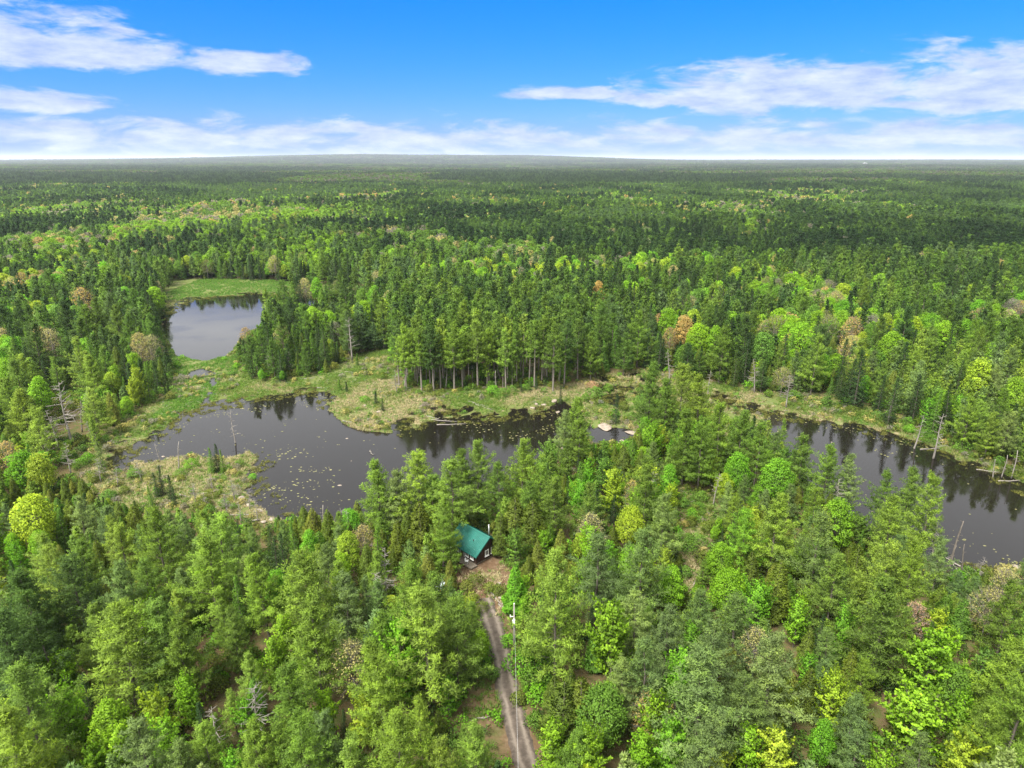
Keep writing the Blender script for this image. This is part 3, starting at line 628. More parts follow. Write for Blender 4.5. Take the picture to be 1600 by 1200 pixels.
MANUAL = """p 694 776 13 light 0.85|p 690 812 11 pine|c 716 800 6 olive|p 238 795 16 pine|p 185 818 12 light|p 337 806 15 light 1.15|p 318 840 16 light 1.2|p 110 868 15 dark 1.1|p 30 888 16 dark 1.1|p 180 880 14 blue|p 222 874 12 pine|p 180 944 17 light 1.25|p 242 938 16 pine 1.1|p 276 968 14 pine|p 362 951 11 pine|p 2 955 16 dark|p 32 1048 16 pine 1.1|p 8 1110 16 light 1.1|p 215 1120 13 blue|p 275 1160 10 blue|p 396 1128 12 light|p 62 960 14 dark
p 470 862 17 light 1.1|p 490 934 17 pine 1.2|p 536 895 13 blue|p 586 960 14 pine|p 640 878 14 pine|p 682 897 15 pine|p 664 914 19 light 1.1|p 712 936 15 pine|p 590 1006 16 light 1.05|p 452 1040 14 pine 1.2|p 404 862 15 light|p 622 1108 15 light|p 470 1118 14 pine|p 740 1132 11 light|p 432 1130 11 pine|p 545 1150 12 light|p 690 1150 11 light
p 587 721 16 light|p 653 705 17 light 1.1|p 619 737 14 pale|p 703 718 17 light 1.2|p 747 690 16 pine|p 722 702 15 pine|p 816 688 16 light 1.1|p 672 740 13 pine|p 846 728 13 pine|p 780 722 13 pine
p 872 866 20 light 0.88|p 935 834 16 blue 1.1|p 1008 833 17 blue|p 925 757 13 pine|p 872 746 13 pine|p 828 752 12 pine|p 1046 948 13 blue|p 975 1030 11 pale|p 1100 1014 18 blue 1.2|p 1122 974 14 blue|p 1096 925 12 blue|p 1155 930 13 blue|p 1010 1002 13 blue|p 1030 1070 10 blue|p 905 1140 10 pine|p 1168 1055 13 blue
p 1220 774 16 light 1.1|p 1286 805 16 blue 1.1|p 1388 738 13 pine|p 1430 728 16 pine|p 1465 740 17 light 0.9|p 1400 776 15 light 1.1|p 1310 866 14 pine|p 1392 850 15 light|p 1432 852 15 light|p 1390 905 17 pine 1.15|p 1215 990 16 pale 1.1|p 1192 1080 11 blue|p 1346 1130 10 blue|p 1340 1084 10 blue|p 1288 1032 9 blue|p 1582 1000 15 light 1.2|p 1606 1066 15 pine 1.1|p 1545 1098 13 pine|p 1588 915 14 pine|p 1118 1120 13 blue|p 1450 1150 10 blue
p 1020 566 20 pine|p 1068 568 20 light|p 1096 586 18 light|p 1042 592 17 pine|p 903 622 15 light|p 1131 630 18 light|p 1160 642 17 pine|p 1190 662 16 pine|p 1226 656 9 light 0.7|p 1259 680 14 pine|p 1298 695 15 pine|p 1333 706 14 pale|p 1012 716 17 pine|p 1040 770 15 pale|p 905 655 13 pine|p 885 690 12 pine|p 1100 655 17 pine|p 1075 640 18 pine
m 45 775 12 yellow 1.1|u 25 850 8 vivid|u 92 1020 8 lime|u 240 1082 9 yellow|u 292 1060 8 lime|u 60 1168 8 yellow|u 182 1138 8 lime|u 104 1092 8 lime|u 422 1000 8 lime|u 505 1082 8 lime|u 575 1100 7 yellow|u 862 1128 8 lime|u 1002 1150 8 lime|u 1122 1172 8 yellow|u 1382 1178 8 lime|u 1512 1150 9 yellow|u 1250 940 8 lime|m 1130 850 8 lime|m 1262 850 8 larch|u 320 890 8 lime|u 60 1030 8 lime|u 365 1172 7 vivid|u 140 1172 7 lime|m 480 830 9 vivid 0.8|m 541 831 9 yellow|u 536 868 7 lime|u 626 984 12 vivid 0.8|u 436 968 9 lime|u 700 1062 6 vivid|b 545 1003 10 tan|b 566 820 8 tan|u 385 1100 6 vivid|m 430 895 9 vivid
u 961 954 13 lime 1.0|u 1062 1020 10 vivid 0.75|c 805 882 9 vivid 1.3|m 940 1074 10 green|u 1026 1094 9 lime|b 1020 1090 8 orange|u 920 1148 9 lime|u 1052 1130 9 vivid|m 985 852 9 lime|m 986 794 9 yellow|m 1050 886 9 lime|u 1085 978 7 vivid|p 1168 798 13 larch 1.0|m 1140 894 9 lime|b 925 803 9 tan 1.1|b 996 748 9 orange|p 1182 760 8 larch
m 1219 718 11 vivid|m 1155 708 11 vivid 0.8|m 1312 780 12 lime 1.1|u 1326 948 10 vivid 0.7|u 1463 994 11 lime 1.25|u 1440 1090 10 lime 1.5|u 1224 1070 8 yellow|u 1306 1060 9 yellow|u 1220 1150 8 yellow 1.2|m 1290 1128 8 vivid 0.8|u 1190 922 8 vivid|m 1500 1042 9 green|b 1436 944 8 pink|b 1552 924 9 tan|b 1578 890 9 tan|b 1186 984 9 tan|u 1540 1020 9 green|u 1175 1140 8 lime
c 110 788 8 olive 1.3|c 150 842 8 olive|c 206 788 9 olive 1.2|c 172 800 7 mustard|c 90 850 7 mustard|c 472 790 8 olive|c 485 792 8 mustard|c 509 794 9 olive|c 620 812 9 olive|c 656 783 11 olive 1.4|c 640 866 8 mustard|c 668 862 7 mustard|c 702 873 6 mustard|c 684 812 9 olive 1.3|c 632 795 9 olive|c 570 850 8 olive|c 805 776 11 olive 1.5|c 832 780 11 olive 1.5|c 782 800 9 olive 1.2|c 876 824 8 mustard|c 882 1058 10 olive 1.4|c 912 1052 10 olive 1.2|c 1220 874 11 olive 1.3|c 1346 850 10 olive|c 1265 976 8 olive|c 975 698 9 olive 1.2|c 1002 700 8 olive|c 1330 810 8 mustard|c 520 905 7 mustard|c 1510 935 7 green 1.3|c 1480 925 7 green 1.2|c 1270 1040 8 olive|c 1335 1010 8 olive|c 1180 860 9 olive|c 1155 850 8 olive
f 425 838 11 spruce|f 438 830 10 spruce|f 326 700 6.5 green|f 334 694 7 spruce|f 344 702 6 green|f 240 738 6 spruce|f 247 728 7 spruce|f 262 742 6 spruce|f 268 760 5 spruce|f 233 758 5 green|f 964 622 9 spruce|f 530 592 4 green|f 541 596 3.5 spruce|f 557 552 4.5 green|f 586 612 4 spruce|f 597 622 4 spruce|f 815 590 5 spruce|f 838 586 5 spruce|f 876 606 6 spruce|f 1148 800 8 spruce
s 630 508 21 light|s 648 498 22 pine|s 668 488 22 pine|s 690 500 21 light|s 706 484 23 pine|s 726 470 24 light|s 744 482 23 light|s 762 488 22 pine|s 778 484 23 light|s 800 478 24 light|s 818 492 22 light|s 836 500 22 pine|s 852 486 23 pine|s 866 505 22 pine|s 884 500 22 dark|s 902 488 21 pine|s 676 470 22 dark|s 792 464 23 dark|s 842 460 22 dark|s 640 470 22 dark|c 878 545 10 lime|c 622 498 15 lime|m 910 460 16 lime|m 600 470 15 yellow|m 935 440 17 orange|m 620 450 14 lime
m 1095 505 14 lime|m 1195 520 15 green|m 1255 505 16 lime|m 1120 510 14 lime|m 1045 480 16 lime|c 1050 490 14 lime|b 1048 512 12 orange|m 1072 492 15 orange|m 1290 555 12 vivid|f 1350 545 18 spruce 1.4|f 1335 560 14 spruce|p 1420 480 20 dark|p 1380 490 19 pine|p 1350 480 18 dark|f 1170 530 15 spruce|f 1300 590 9 green|b 1340 555 11 tan|m 1400 520 15 lime|m 1160 490 14 green|b 1225 575 9 tan|f 1400 590 14 spruce|f 1440 585 14 spruce 1.3|f 1470 610 13 green|f 1490 600 14 spruce|p 1520 620 14 light|f 1560 640 11 spruce|f 1590 630 13 spruce|m 1540 560 16 yellow|m 1590 590 14 lime
b 382 512 10 orange|m 412 508 10 vivid|b 436 508 13 tan|p 415 452 18 light 0.9|p 440 438 20 pine 0.9|p 455 466 18 dark|p 475 476 17 pine|m 488 480 14 lime|m 515 486 13 lime|f 497 505 12 spruce|m 565 470 15 lime|p 585 455 19 pine|m 552 480 12 yellow|f 393 535 8 spruce|f 380 532 8 spruce|f 520 500 13 spruce|p 533 460 17 pine|c 465 548 6 olive|f 478 550 6 green|f 492 555 5 green|c 508 560 5 olive|f 446 558 5 green|f 420 565 5 green|m 398 560 5 vivid|m 408 578 4 vivid|m 440 580 4 vivid
p 50 505 20 dark|b 58 508 16 orange|b 75 515 15 tan|p 95 470 20 dark 1.1|p 25 470 20 dark|p 150 465 20 pine|b 128 450 18 orange|p 178 478 19 light|p 200 490 18 pine|p 232 490 17 pine|b 232 525 13 tan|b 215 520 14 tan|p 118 530 17 light 1.1|p 140 555 16 light 1.1|f 190 545 14 spruce|f 215 560 11 spruce|f 240 565 10 spruce|f 255 575 7 spruce|c 180 540 13 olive|m 170 582 9 yellow|p 30 610 16 light 1.1|p 55 640 15 light 1.1|m 30 705 11 vivid 1.2|m 55 590 13 lime|p 140 650 10 light 0.6|p 150 690 9 pale 0.6|b 8 690 10 orange|m 8 560 13 lime|m 195 620 6 lime|c 155 625 6 green|p 20 560 17 pine"""
manual_n = 0
for row in MANUAL.replace('\n', '|').split('|'):
    p = row.split(); k, X, Y, h, key = K[p[0]], float(p[1]), float(p[2]), float(p[3]), p[4]
    x, y = at(X, Y, h + 0.9)
    g = float(gz(x, y))
    x, y = at(X, Y, h + g); put(k, x, y, h, key, (float(p[5]) if len(p) > 5 else 1.0) * (1.12 if k == 'white_pine' and y < 170 else 1.0))

# visible places that no other crown may cover (photo pixels)
V_CLEAR = [[(262, 440), (330, 437), (425, 441), (425, 458), (410, 470), (403, 510), (368, 520), (366, 560), (395, 592), (430, 598), (500, 585), (545, 560), (600, 545), (612, 560), (612, 600), (640, 612), (700, 606), (830, 610), (875, 622), (880, 640), (850, 690), (800, 690), (745, 700), (700, 720), (650, 710), (585, 730), (560, 770), (520, 795), (430, 800), (400, 820), (330, 790), (250, 785), (190, 775), (140, 760), (130, 720), (165, 680), (200, 650), (270, 615), (275, 590), (265, 560), (255, 520), (250, 495), (262, 460)],
           [(1110, 602), (1180, 615), (1290, 622), (1400, 655), (1460, 690), (1600, 742), (1600, 880), (1500, 888), (1488, 850), (1485, 790), (1470, 745), (1400, 735), (1370, 770), (1330, 750), (1280, 700), (1225, 690), (1205, 650), (1150, 640)],
           [(708, 822), (745, 822), (772, 836), (775, 900), (802, 960), (815, 1040), (850, 1200), (786, 1200), (764, 985), (722, 920), (686, 905), (710, 880)],
           [(905, 598), (1000, 584), (1005, 640), (985, 688), (930, 690), (925, 640)], [(1066, 775), (1112, 775), (1108, 850), (1085, 890), (1080, 920), (1070, 880)],
           [(296, 1010), (335, 1005), (340, 1110), (312, 1110)], [(700, 1085), (765, 1075), (790, 1140), (700, 1140)], [(435, 455), (580, 455), (580, 470), (435, 475)], [(72, 605), (118, 605), (135, 690), (128, 735), (80, 735)]]
class PixMask:
    def __init__(s, polys):
        gx, gy = np.meshgrid(np.arange(-300, 1900, 2), np.arange(380, 1300, 2)); s.m = np.zeros(gx.shape, bool)
        for p in polys: s.m |= inside(gx, gy, p)
    def __call__(s, px, py):
        i, j = ((np.asarray(px) + 300) / 2).astype(int), ((np.asarray(py) - 380) / 2).astype(int)
        ok = (i >= 0) & (j >= 0) & (i < s.m.shape[1]) & (j < s.m.shape[0])
        return ok & s.m[np.clip(j, 0, s.m.shape[0] - 1), np.clip(i, 0, s.m.shape[1] - 1)]
BASE_NO = OPEN + [[(690, 902), (712, 870), (700, 840), (770, 815), (800, 880), (806, 965), (822, 1040), (862, 1215), (785, 1215), (762, 1040), (755, 985), (722, 925)]] + SOIL[1:3]
GH = {}
M_BASE, M_CLEAR = PixMask(BASE_NO), PixMask(V_CLEAR)
def near_ok(x, y, r):
    ci, cj = int(x // 6), int(y // 6)
    for i in range(ci - 1, ci + 2):
        for j in range(cj - 1, cj + 2):
            for (ax, ay, ar) in GH.get((i, j), ()):
                if (ax - x) ** 2 + (ay - y) ** 2 < ((0.52 if y > 150 else 0.64) * (ar + r)) ** 2: return False
    return True
def reg(x, y, r): GH.setdefault((int(x // 6), int(y // 6)), []).append((x, y, r))
for q in T:
    s_ = SPEC[q['kind']]; reg(q['x'], q['y'], min(5, s_['R'] * q['h'] / s_['H'] * q['w']))
# patches where leafy trees are many: (px, py, rx, ry, share)
LEAFY = [(1430, 560, 190, 55, 0.28), (720, 430, 190, 40, 0.35), (1000, 400, 300, 40, 0.22), (380, 390, 260, 55, 0.85), (560, 360, 200, 30, 0.5), (150, 350, 200, 35, 0.45), (950, 470, 110, 35, 0.55), (1180, 540, 150, 45, 0.5), (1250, 520, 130, 50, 0.42), (60, 620, 120, 120, 0.35), (40, 500, 120, 80, 0.35),
         (1560, 640, 120, 60, 0.35), (500, 900, 120, 120, 0.25), (1000, 1000, 160, 200, 0.3), (1400, 1080, 220, 150, 0.4), (250, 1100, 200, 150, 0.3), (680, 330, 250, 25, 0.4), (1120, 345, 130, 18, 0.3), (1000, 800, 200, 120, 0.3)]
CEDARY = [(560, 850, 160, 60, 0.5), (130, 810, 130, 50, 0.55), (1000, 720, 130, 60, 0.3), (820, 850, 90, 80, 0.4), (1250, 900, 180, 120, 0.3), (1240, 580, 160, 40, 0.25), (900, 1100, 80, 100, 0.3)]
def share(lst, px, py): return max([0] + [p * math.exp(-(((px - a) / rx) ** 2 + ((py - b_) / ry) ** 2)) for a, b_, rx, ry, p in lst])
# what the larger trees show of themselves: a tree further forward may not hide their upper crowns
MD = np.full((600, 800), 1e9)
for q in T:
    if q['y'] > 260: continue
    s_ = SPEC[q['kind']]; rad = s_['R'] * q['h'] / s_['H'] * q['w']; g0 = float(gz(q['x'], q['y']))
    a_, b_, dp_ = proj([q['x']] * 2, [q['y']] * 2, [g0 + q['h'], g0 + 0.4 * q['h']])
    for yy in range(int(max(0, a_[0] * 0 + b_[0] / 2)), int(min(600, b_[1] / 2))):
        f = (yy * 2 - b_[0]) / max(1, b_[1] - b_[0]); hw = rad * FPX / dp_[0] * (0.25 + 0.6 * f); c0 = a_[0] + (a_[1] - a_[0]) * f
        i0, i1 = int(max(0, (c0 - hw) / 2)), int(min(800, (c0 + hw) / 2 + 1))
        if i1 > i0: MD[yy, i0:i1] = np.minimum(MD[yy, i0:i1], q['y'])
r_ = random.Random(5)
for it in range(26000):
    d = math.sqrt(r_.uniform(50 ** 2, 430 ** 2)); x = r_.uniform(-1, 1) * (0.84 * d + 22); y = d
    px, py, dep = [float(v) for v in proj(x, y, 0.6)]
    if bool(M_BASE(px, py)): continue
    if math.hypot(x - CABIN_C[0] + 0.4, y - CABIN_C[1] - 4.5) < 6.5: continue
    pl, pc = share(LEAFY, px, py) + 0.1, share(CEDARY, px, py) + 0.08
    u = r_.random(); farw = py < 620
    pl = (pl - (0.07 if farw else 0)) * min(1.9, max(0.12, (float(fbm(x / 34, y / 34, 77, 2)) - 0.36) * 7))
    if u < pl:
        kind = r_.choice(['maple_tree', 'maple_tree', 'maple_tree', 'budding_tree'] if farw else ['young_maple', 'young_maple', 'young_maple', 'young_maple', 'maple_tree']); h = r_.uniform(6, 11) if not farw else r_.uniform(10, 16)
        key = r_.choice(['lime', 'lime', 'vivid', 'green', 'yellow']) if kind != 'budding_tree' else r_.choice(['tan', 'orange', 'tan', 'mustard', 'grey'])
    elif u < pl + pc: kind, h, key = 'cedar_tree', r_.uniform(5, 10), r_.choice(['olive', 'olive', 'mustard', 'green'])
    elif u < pl + pc + (0.30 if farw else 0.12): kind, h, key = 'spruce_tree', r_.uniform(7, 14) * (1.25 if farw else 1), r_.choice(['spruce', 'spruce', 'dark', 'green'])
    else: kind, h, key = 'white_pine', r_.uniform(9, 17) if not farw else r_.uniform(13, 21), (r_.choice(['pine', 'light', 'light', 'blue', 'pine', 'pale']) if not farw else r_.choice([['dark', 'dark', 'pine'], ['pine', 'pine', 'dark'], ['pine', 'blue', 'light']][min(2, int(3.2 * max(0, float(fbm(x / 50, y / 50, 87, 2)) - 0.25) / 0.5))]))
    if y < 135 and kind in ('white_pine', 'spruce_tree', 'cedar_tree'): h *= 0.8
    if 612 < px < 905 and 505 < py < 613 and kind in ('white_pine', 'spruce_tree', 'cedar_tree'): kind, h, key = 'stand_pine', r_.uniform(18, 23), r_.choice(['pine', 'light', 'dark', 'pine'])
    s_ = SPEC[kind]; rad = s_['R'] * h / s_['H']
    ok = near_ok(x, y, rad)
    if not ok and r_.random() < 0.5:
        h *= 0.55; rad *= 0.55; ok = near_ok(x, y, rad)
    if not ok: continue
    def covers(h):
        zz_ = np.array([1.0, 0.92, 0.75, 0.75, 0.5, 0.5, 0.25, 0.25]) * h; rx_ = np.array([0, 0, -.5, .5, -.8, .8, -.9, .9]) * rad
        a, b_, _ = proj(x + rx_, np.full(8, y), zz_ + 0.8)
        if bool(M_CLEAR(a, b_).any()): return True
        i, j = (a / 2).astype(int), (b_ / 2).astype(int); ok_ = (i >= 0) & (j >= 0) & (i < 800) & (j < 600)
        return bool((ok_ & (MD[np.clip(j, 0, 599), np.clip(i, 0, 799)] > y + 0.5) & (MD[np.clip(j, 0, 599), np.clip(i, 0, 799)] < 1e8)).sum() > 1)
    if y < 330 and kind != 'stand_pine':
        while h > 2.5 and covers(h): h *= 0.7; rad *= 0.7
        if h <= 2.5 or (kind in ('white_pine',) and h < 4): continue
    put(kind, x, y, h, key, r_.uniform(0.9, 1.15), False); reg(x, y, rad)

# shrubs in the wet meadow and the brushy clearing, and along the edges of the wood
SHR = """245 770 1.4 green|285 742 1.5 green|300 730 2 vivid|355 735 1.5 vivid|375 725 1.4 green|395 745 1.3 vivid|318 790 2.2 olive|300 770 1.2 green|210 745 2 green|195 770 1.6 olive|170 780 2 green|345 775 1.5 olive|560 640 1.1 green|570 625 1.4 vivid|640 600 2 green|655 615 1.4 green|705 590 2.2 green|770 615 2.6 vivid|785 620 2.5 green|800 612 2 green|830 600 2 vivid|740 607 1.6 green|900 640 2 green|915 625 2.3 green|930 618 3 green|950 610 2.6 green|925 605 2 pink|975 640 2.5 olive|960 650 2 vivid|985 655 2 green|1000 630 2.6 green|1080 820 2 olive|1090 850 2 green|1075 860 2.2 green|1100 880 2.4 olive|1070 900 2 green|1085 800 1.8 olive|1095 780 2 green|1068 790 2 green|1105 830 2.2 olive|1150 620 1.6 green|1200 618 2 green|1240 622 2.4 green|1290 632 2.2 green|1330 645 2 olive|1370 655 2.2 green|1420 675 2.2 vivid|1455 690 2 green|1500 700 2.3 green|1530 715 2 olive|1560 725 2 green|1585 740 2 olive|1510 900 2 green|1540 905 2.2 olive|1570 900 2.4 tan|1590 905 2.5 tan|415 590 1.6 vivid|430 596 1.5 green|480 588 1.6 green|505 580 1.6 vivid|370 575 2 vivid|385 580 2 vivid|285 560 1.4 vivid|350 562 1.2 vivid|455 590 1.5 olive|535 565 1.6 green|270 610 1.6 green|230 630 1.8 green|200 650 2 vivid|185 660 2 green|165 690 1.8 green|795 1010 1.6 vivid|815 1050 2.6 vivid|830 1075 2.5 green|840 1100 2.2 vivid|825 1010 2 green|808 985 1.6 green|780 930 1.5 olive|765 925 1.4 mustard|742 915 1.5 olive|728 925 1.6 mustard|755 955 1.2 olive|736 945 1.8 mustard|810 1100 1.5 olive|835 1140 2 green|768 1060 1.4 green|715 1100 1.6 vivid|300 1120 1.6 green|345 1090 2 olive|330 1040 1.2 green|868 715 1.6 mustard|885 740 1.6 tan|850 740 1.8 mustard|760 820 2 green|660 600 1.6 green"""
for row in SHR.replace('\n', '|').split('|'):
    X, Y, h, key = row.split(); x, y = at(float(X), float(Y), 0.6); put('shrub', x, y, float(h), key, rnd.uniform(0.85, 1.3))
# brush under the edge of the wood round the meadow
rs_ = np.random.default_rng(8); sD = np.sqrt(rs_.uniform(100 ** 2, 300 ** 2, 900)); sX = rs_.uniform(-0.8, 0.8, 900) * sD
sE = np.max([sdf(sX, sD, p) for p in OPEN_W], 0); sP = np.max([sdf(sX, sD, p) for p in PONDS_W], 0)
for x, d, e, pd in zip(sX.tolist(), sD.tolist(), sE.tolist(), sP.tolist()):
    if -4 < e < 5 and pd < -2 and not (-4 < x - CABIN_C[0] < 8 and 95 < d < 112): put('shrub', x, d, r_.uniform(1.0, 2.4), r_.choice(['green', 'olive', 'vivid', 'green', 'mustard']), r_.uniform(0.8, 1.2), False)

nB = 60000; bX, bY = rs_.uniform(-130, 180, nB), rs_.uniform(105, 330, nB); bpx, bpy_, _ = proj(bX, bY, np.zeros(nB))
bok = PixMask(OPEN)(bpx, bpy_) & (gz(bX, bY) > 0.1) & (fbm(bX / 8, bY / 8, 151, 3) + 0.15 * ((bpx < 420) & (bpy_ > 700)) + 0.08 * (bpx > 900) > 0.56) & (rs_.random(nB) < 0.35)
for x, y in zip(bX[bok].tolist(), bY[bok].tolist()): put('shrub', x, y, r_.uniform(0.4, 1.3), r_.choice(['green', 'olive', 'tan', 'grey', 'grey', 'mustard', 'tan']), r_.uniform(0.8, 1.3), False)
for q in T: q['z'] = float(gz(q['x'], q['y']))
# ------------------------------------------------------------------ what shows: front-to-back count of the pixels each crown fills
RW, RH = 800, 600
buf = np.zeros((RH, RW), bool)
order = sorted(range(len(T)), key=lambda i: T[i]['y'] * CP - 0)
for i in order:
    q = T[i]; s_ = SPEC[q['kind']]; rad = s_['R'] * q['h'] / s_['H'] * q['w']
    z0 = q['z'] + q['h'] * (0.42 if q['kind'] == 'stand_pine' else 0.1)
    (ax, bx), (ay, by), (dp, _) = proj([q['x']] * 2, [q['y']] * 2, [q['z'] + q['h'], z0])
    q['px'], q['py'], q['dep'] = ax, ay, dp; q['bx'], q['by'], _ = [float(v) for v in proj(q['x'], q['y'], q['z'])]
    wpx = rad * FPX / dp; y0, y1 = int(max(0, ay / 2)), int(min(RH, by / 2)); cnt = 0
    round_ = q['kind'] in ('maple_tree', 'young_maple', 'budding_tree', 'shrub')
    for yy in range(y0, y1):
        f = max(0.0, (yy * 2 - ay) / max(1, by - ay)); hw = (math.sqrt(max(0, 1 - (1.7 * f - 0.85) ** 2)) if round_ else min(1, f ** 0.75)) * wpx * 0.85; c0 = ax + (bx - ax) * f
        a, b_ = int(max(0, (c0 - hw) / 2)), int(min(RW, (c0 + hw) / 2 + 1))
        if b_ > a:
            sl = buf[yy, a:b_]; cnt += int((~sl).sum()); sl[:] = True
    q['seen'] = cnt * 4
NAMEOF = dict(white_pine='white_pine', stand_pine='white_pine', spruce_tree='spruce_tree', cedar_tree='cedar_tree', maple_tree='maple_tree', young_maple='maple_tree', budding_tree='budding_tree', shrub='shrub')
CAP = dict(white_pine=300, spruce_tree=200, cedar_tree=200, maple_tree=260, budding_tree=110, shrub=170)
single, mass = [], []
for nm in CAP:
    L = sorted([q for q in T if NAMEOF[q['kind']] == nm], key=lambda q: -q['seen'])
    L1 = [q for q in L if q['seen'] >= 60]; n = min(CAP[nm], len(L1))
    single += L1[:n]; mass += L1[n:] + [q for q in L if q['seen'] < 60]

# labels: colour and size of the tree, then the place, then its rank among those alike
COLW = dict(pine='green', light='light green', dark='dark green', blue='blue-green', pale='pale grey-green', lime='lime green', vivid='vivid green', yellow='yellow-green', green='mid green', larch='bright green', olive='olive green',
            mustard='mustard green', tan='tan', orange='orange-brown', pink='pinkish brown', spruce='dark', grey='greyish')
def place(q):
    bx, by = q['bx'], q['by']; tx = 760 if by < 1000 else 790 + (by - 1000) * 0.2
    if by > 1150: return 'at the bottom edge, left of the track' if bx < tx else 'at the bottom edge, right of the track'
    if by > 1010: return ('in the lower left corner' if bx < 330 else 'just left of the dirt track') if bx < tx else ('just right of the dirt track' if bx < 1120 else 'in the lower right corner')
    if by > 880: return ('in the wood far left of the cabin' if bx < 380 else 'between cabin and lower left wood') if bx < 740 else ('right of the utility pole' if bx < 1130 else 'in the wood below the right pond')
    if by > 740: return 'on the brushy shore left of the pond' if bx < 420 else ('beside or behind the cabin' if bx < 900 else ('in the strip between the ponds' if bx < 1230 else 'on the near bank of the right pond'))
    if by > 600: return 'on the left bank of the pond' if bx < 330 else ('at the meadow edge behind the pond' if bx < 890 else ('between the two ponds' if bx < 1200 else 'on the far bank of the right pond'))
    if by > 520: return 'in the left wood near the far pond' if bx < 330 else ('beside the far pond' if bx < 612 else ('in the stand behind the meadow' if bx < 920 else 'in the wood behind the right pond'))
    if by > 450: return 'left of the far pond' if bx < 270 else ('by the far pond, meadow side' if bx < 612 else ('deep in the stand behind the meadow' if bx < 1000 else 'deep in the wood behind the right pond'))
    return 'in the forest beyond the far pond' if bx < 640 else 'in the forest beyond the stand of pines' if bx < 1080 else 'in the far forest on the right'
KINDW = dict(white_pine='white pine', stand_pine='bare-trunked pine', spruce_tree='narrow spruce', cedar_tree='conical cedar', maple_tree='round leafy maple', young_maple='upright leafy maple', budding_tree='budding tree', shrub='shrub')
TENS = ['', '', 'twenty', 'thirty', 'forty', 'fifty']
ORD = 'first second third fourth fifth sixth seventh eighth ninth tenth eleventh twelfth thirteenth fourteenth fifteenth sixteenth seventeenth eighteenth nineteenth'.split()
def ordinal(n):
    if n <= 19: return ORD[n - 1]
    return (TENS[n // 10] + '-' + ORD[n % 10 - 1]) if n % 10 else {2: 'twentieth', 3: 'thirtieth', 4: 'fortieth', 5: 'fiftieth'}[n // 10]
by_l = {}
for q in single:
    r_h = q['h'] / SPEC[q['kind']]['H']
    size = 'tall' if r_h > 0.95 else ('small' if r_h < 0.6 else '')
    q['lab0'] = ' '.join(w for w in (size, COLW[q['key']], KINDW[q['kind']], place(q)) if w); by_l.setdefault(q['lab0'], []).append(q)
for l0, L in by_l.items():
    L.sort(key=lambda q: q['px'])
    for i, q in enumerate(L): q['label'] = l0 if len(L) == 1 else (l0 + ', ' + (ordinal(i + 1) if i < len(L) - 1 or len(L) < 3 else 'last') + ' from left')
    for q in L:
        if len(q['label'].split()) > 16: q['label'] = q['label'].replace('leafy maple', 'maple')
CATS = dict(white_pine='pine tree', spruce_tree='spruce tree', cedar_tree='cedar tree', maple_tree='maple tree', budding_tree='budding tree', shrub='shrub')
GRP = dict(white_pine='white pines', spruce_tree='spruces', cedar_tree='cedars', maple_tree='leafy maples', budding_tree='trees just coming into leaf', shrub='shrubs around meadow and clearings')
small_mesh = {}
for q in single:
    s_ = SPEC[q['kind']]; nm = NAMEOF[q['kind']]; var = rnd.randrange(len(s_['near'])); cm, tm = s_['near'][var]
    e = bpy.data.objects.new(nm, None); sc.collection.objects.link(e); e.empty_display_size = 0.5
    k = q['h'] / s_['H']; e.location = (q['x'], q['y'], q['z']); e.rotation_euler = (rnd.gauss(0, 0.02), rnd.gauss(0, 0.02), q['rz']); e.scale = (k * q['w'], k * q['w'], k)
    tag(e, q['label'], CATS[nm], GRP[nm])
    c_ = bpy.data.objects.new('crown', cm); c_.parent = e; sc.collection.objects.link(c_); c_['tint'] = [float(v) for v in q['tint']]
    if nm == 'shrub' and q['dep'] > 170: continue
    b_ = bpy.data.objects.new('stem' if nm == 'shrub' else 'trunk', tm); b_.parent = e; sc.collection.objects.link(b_)

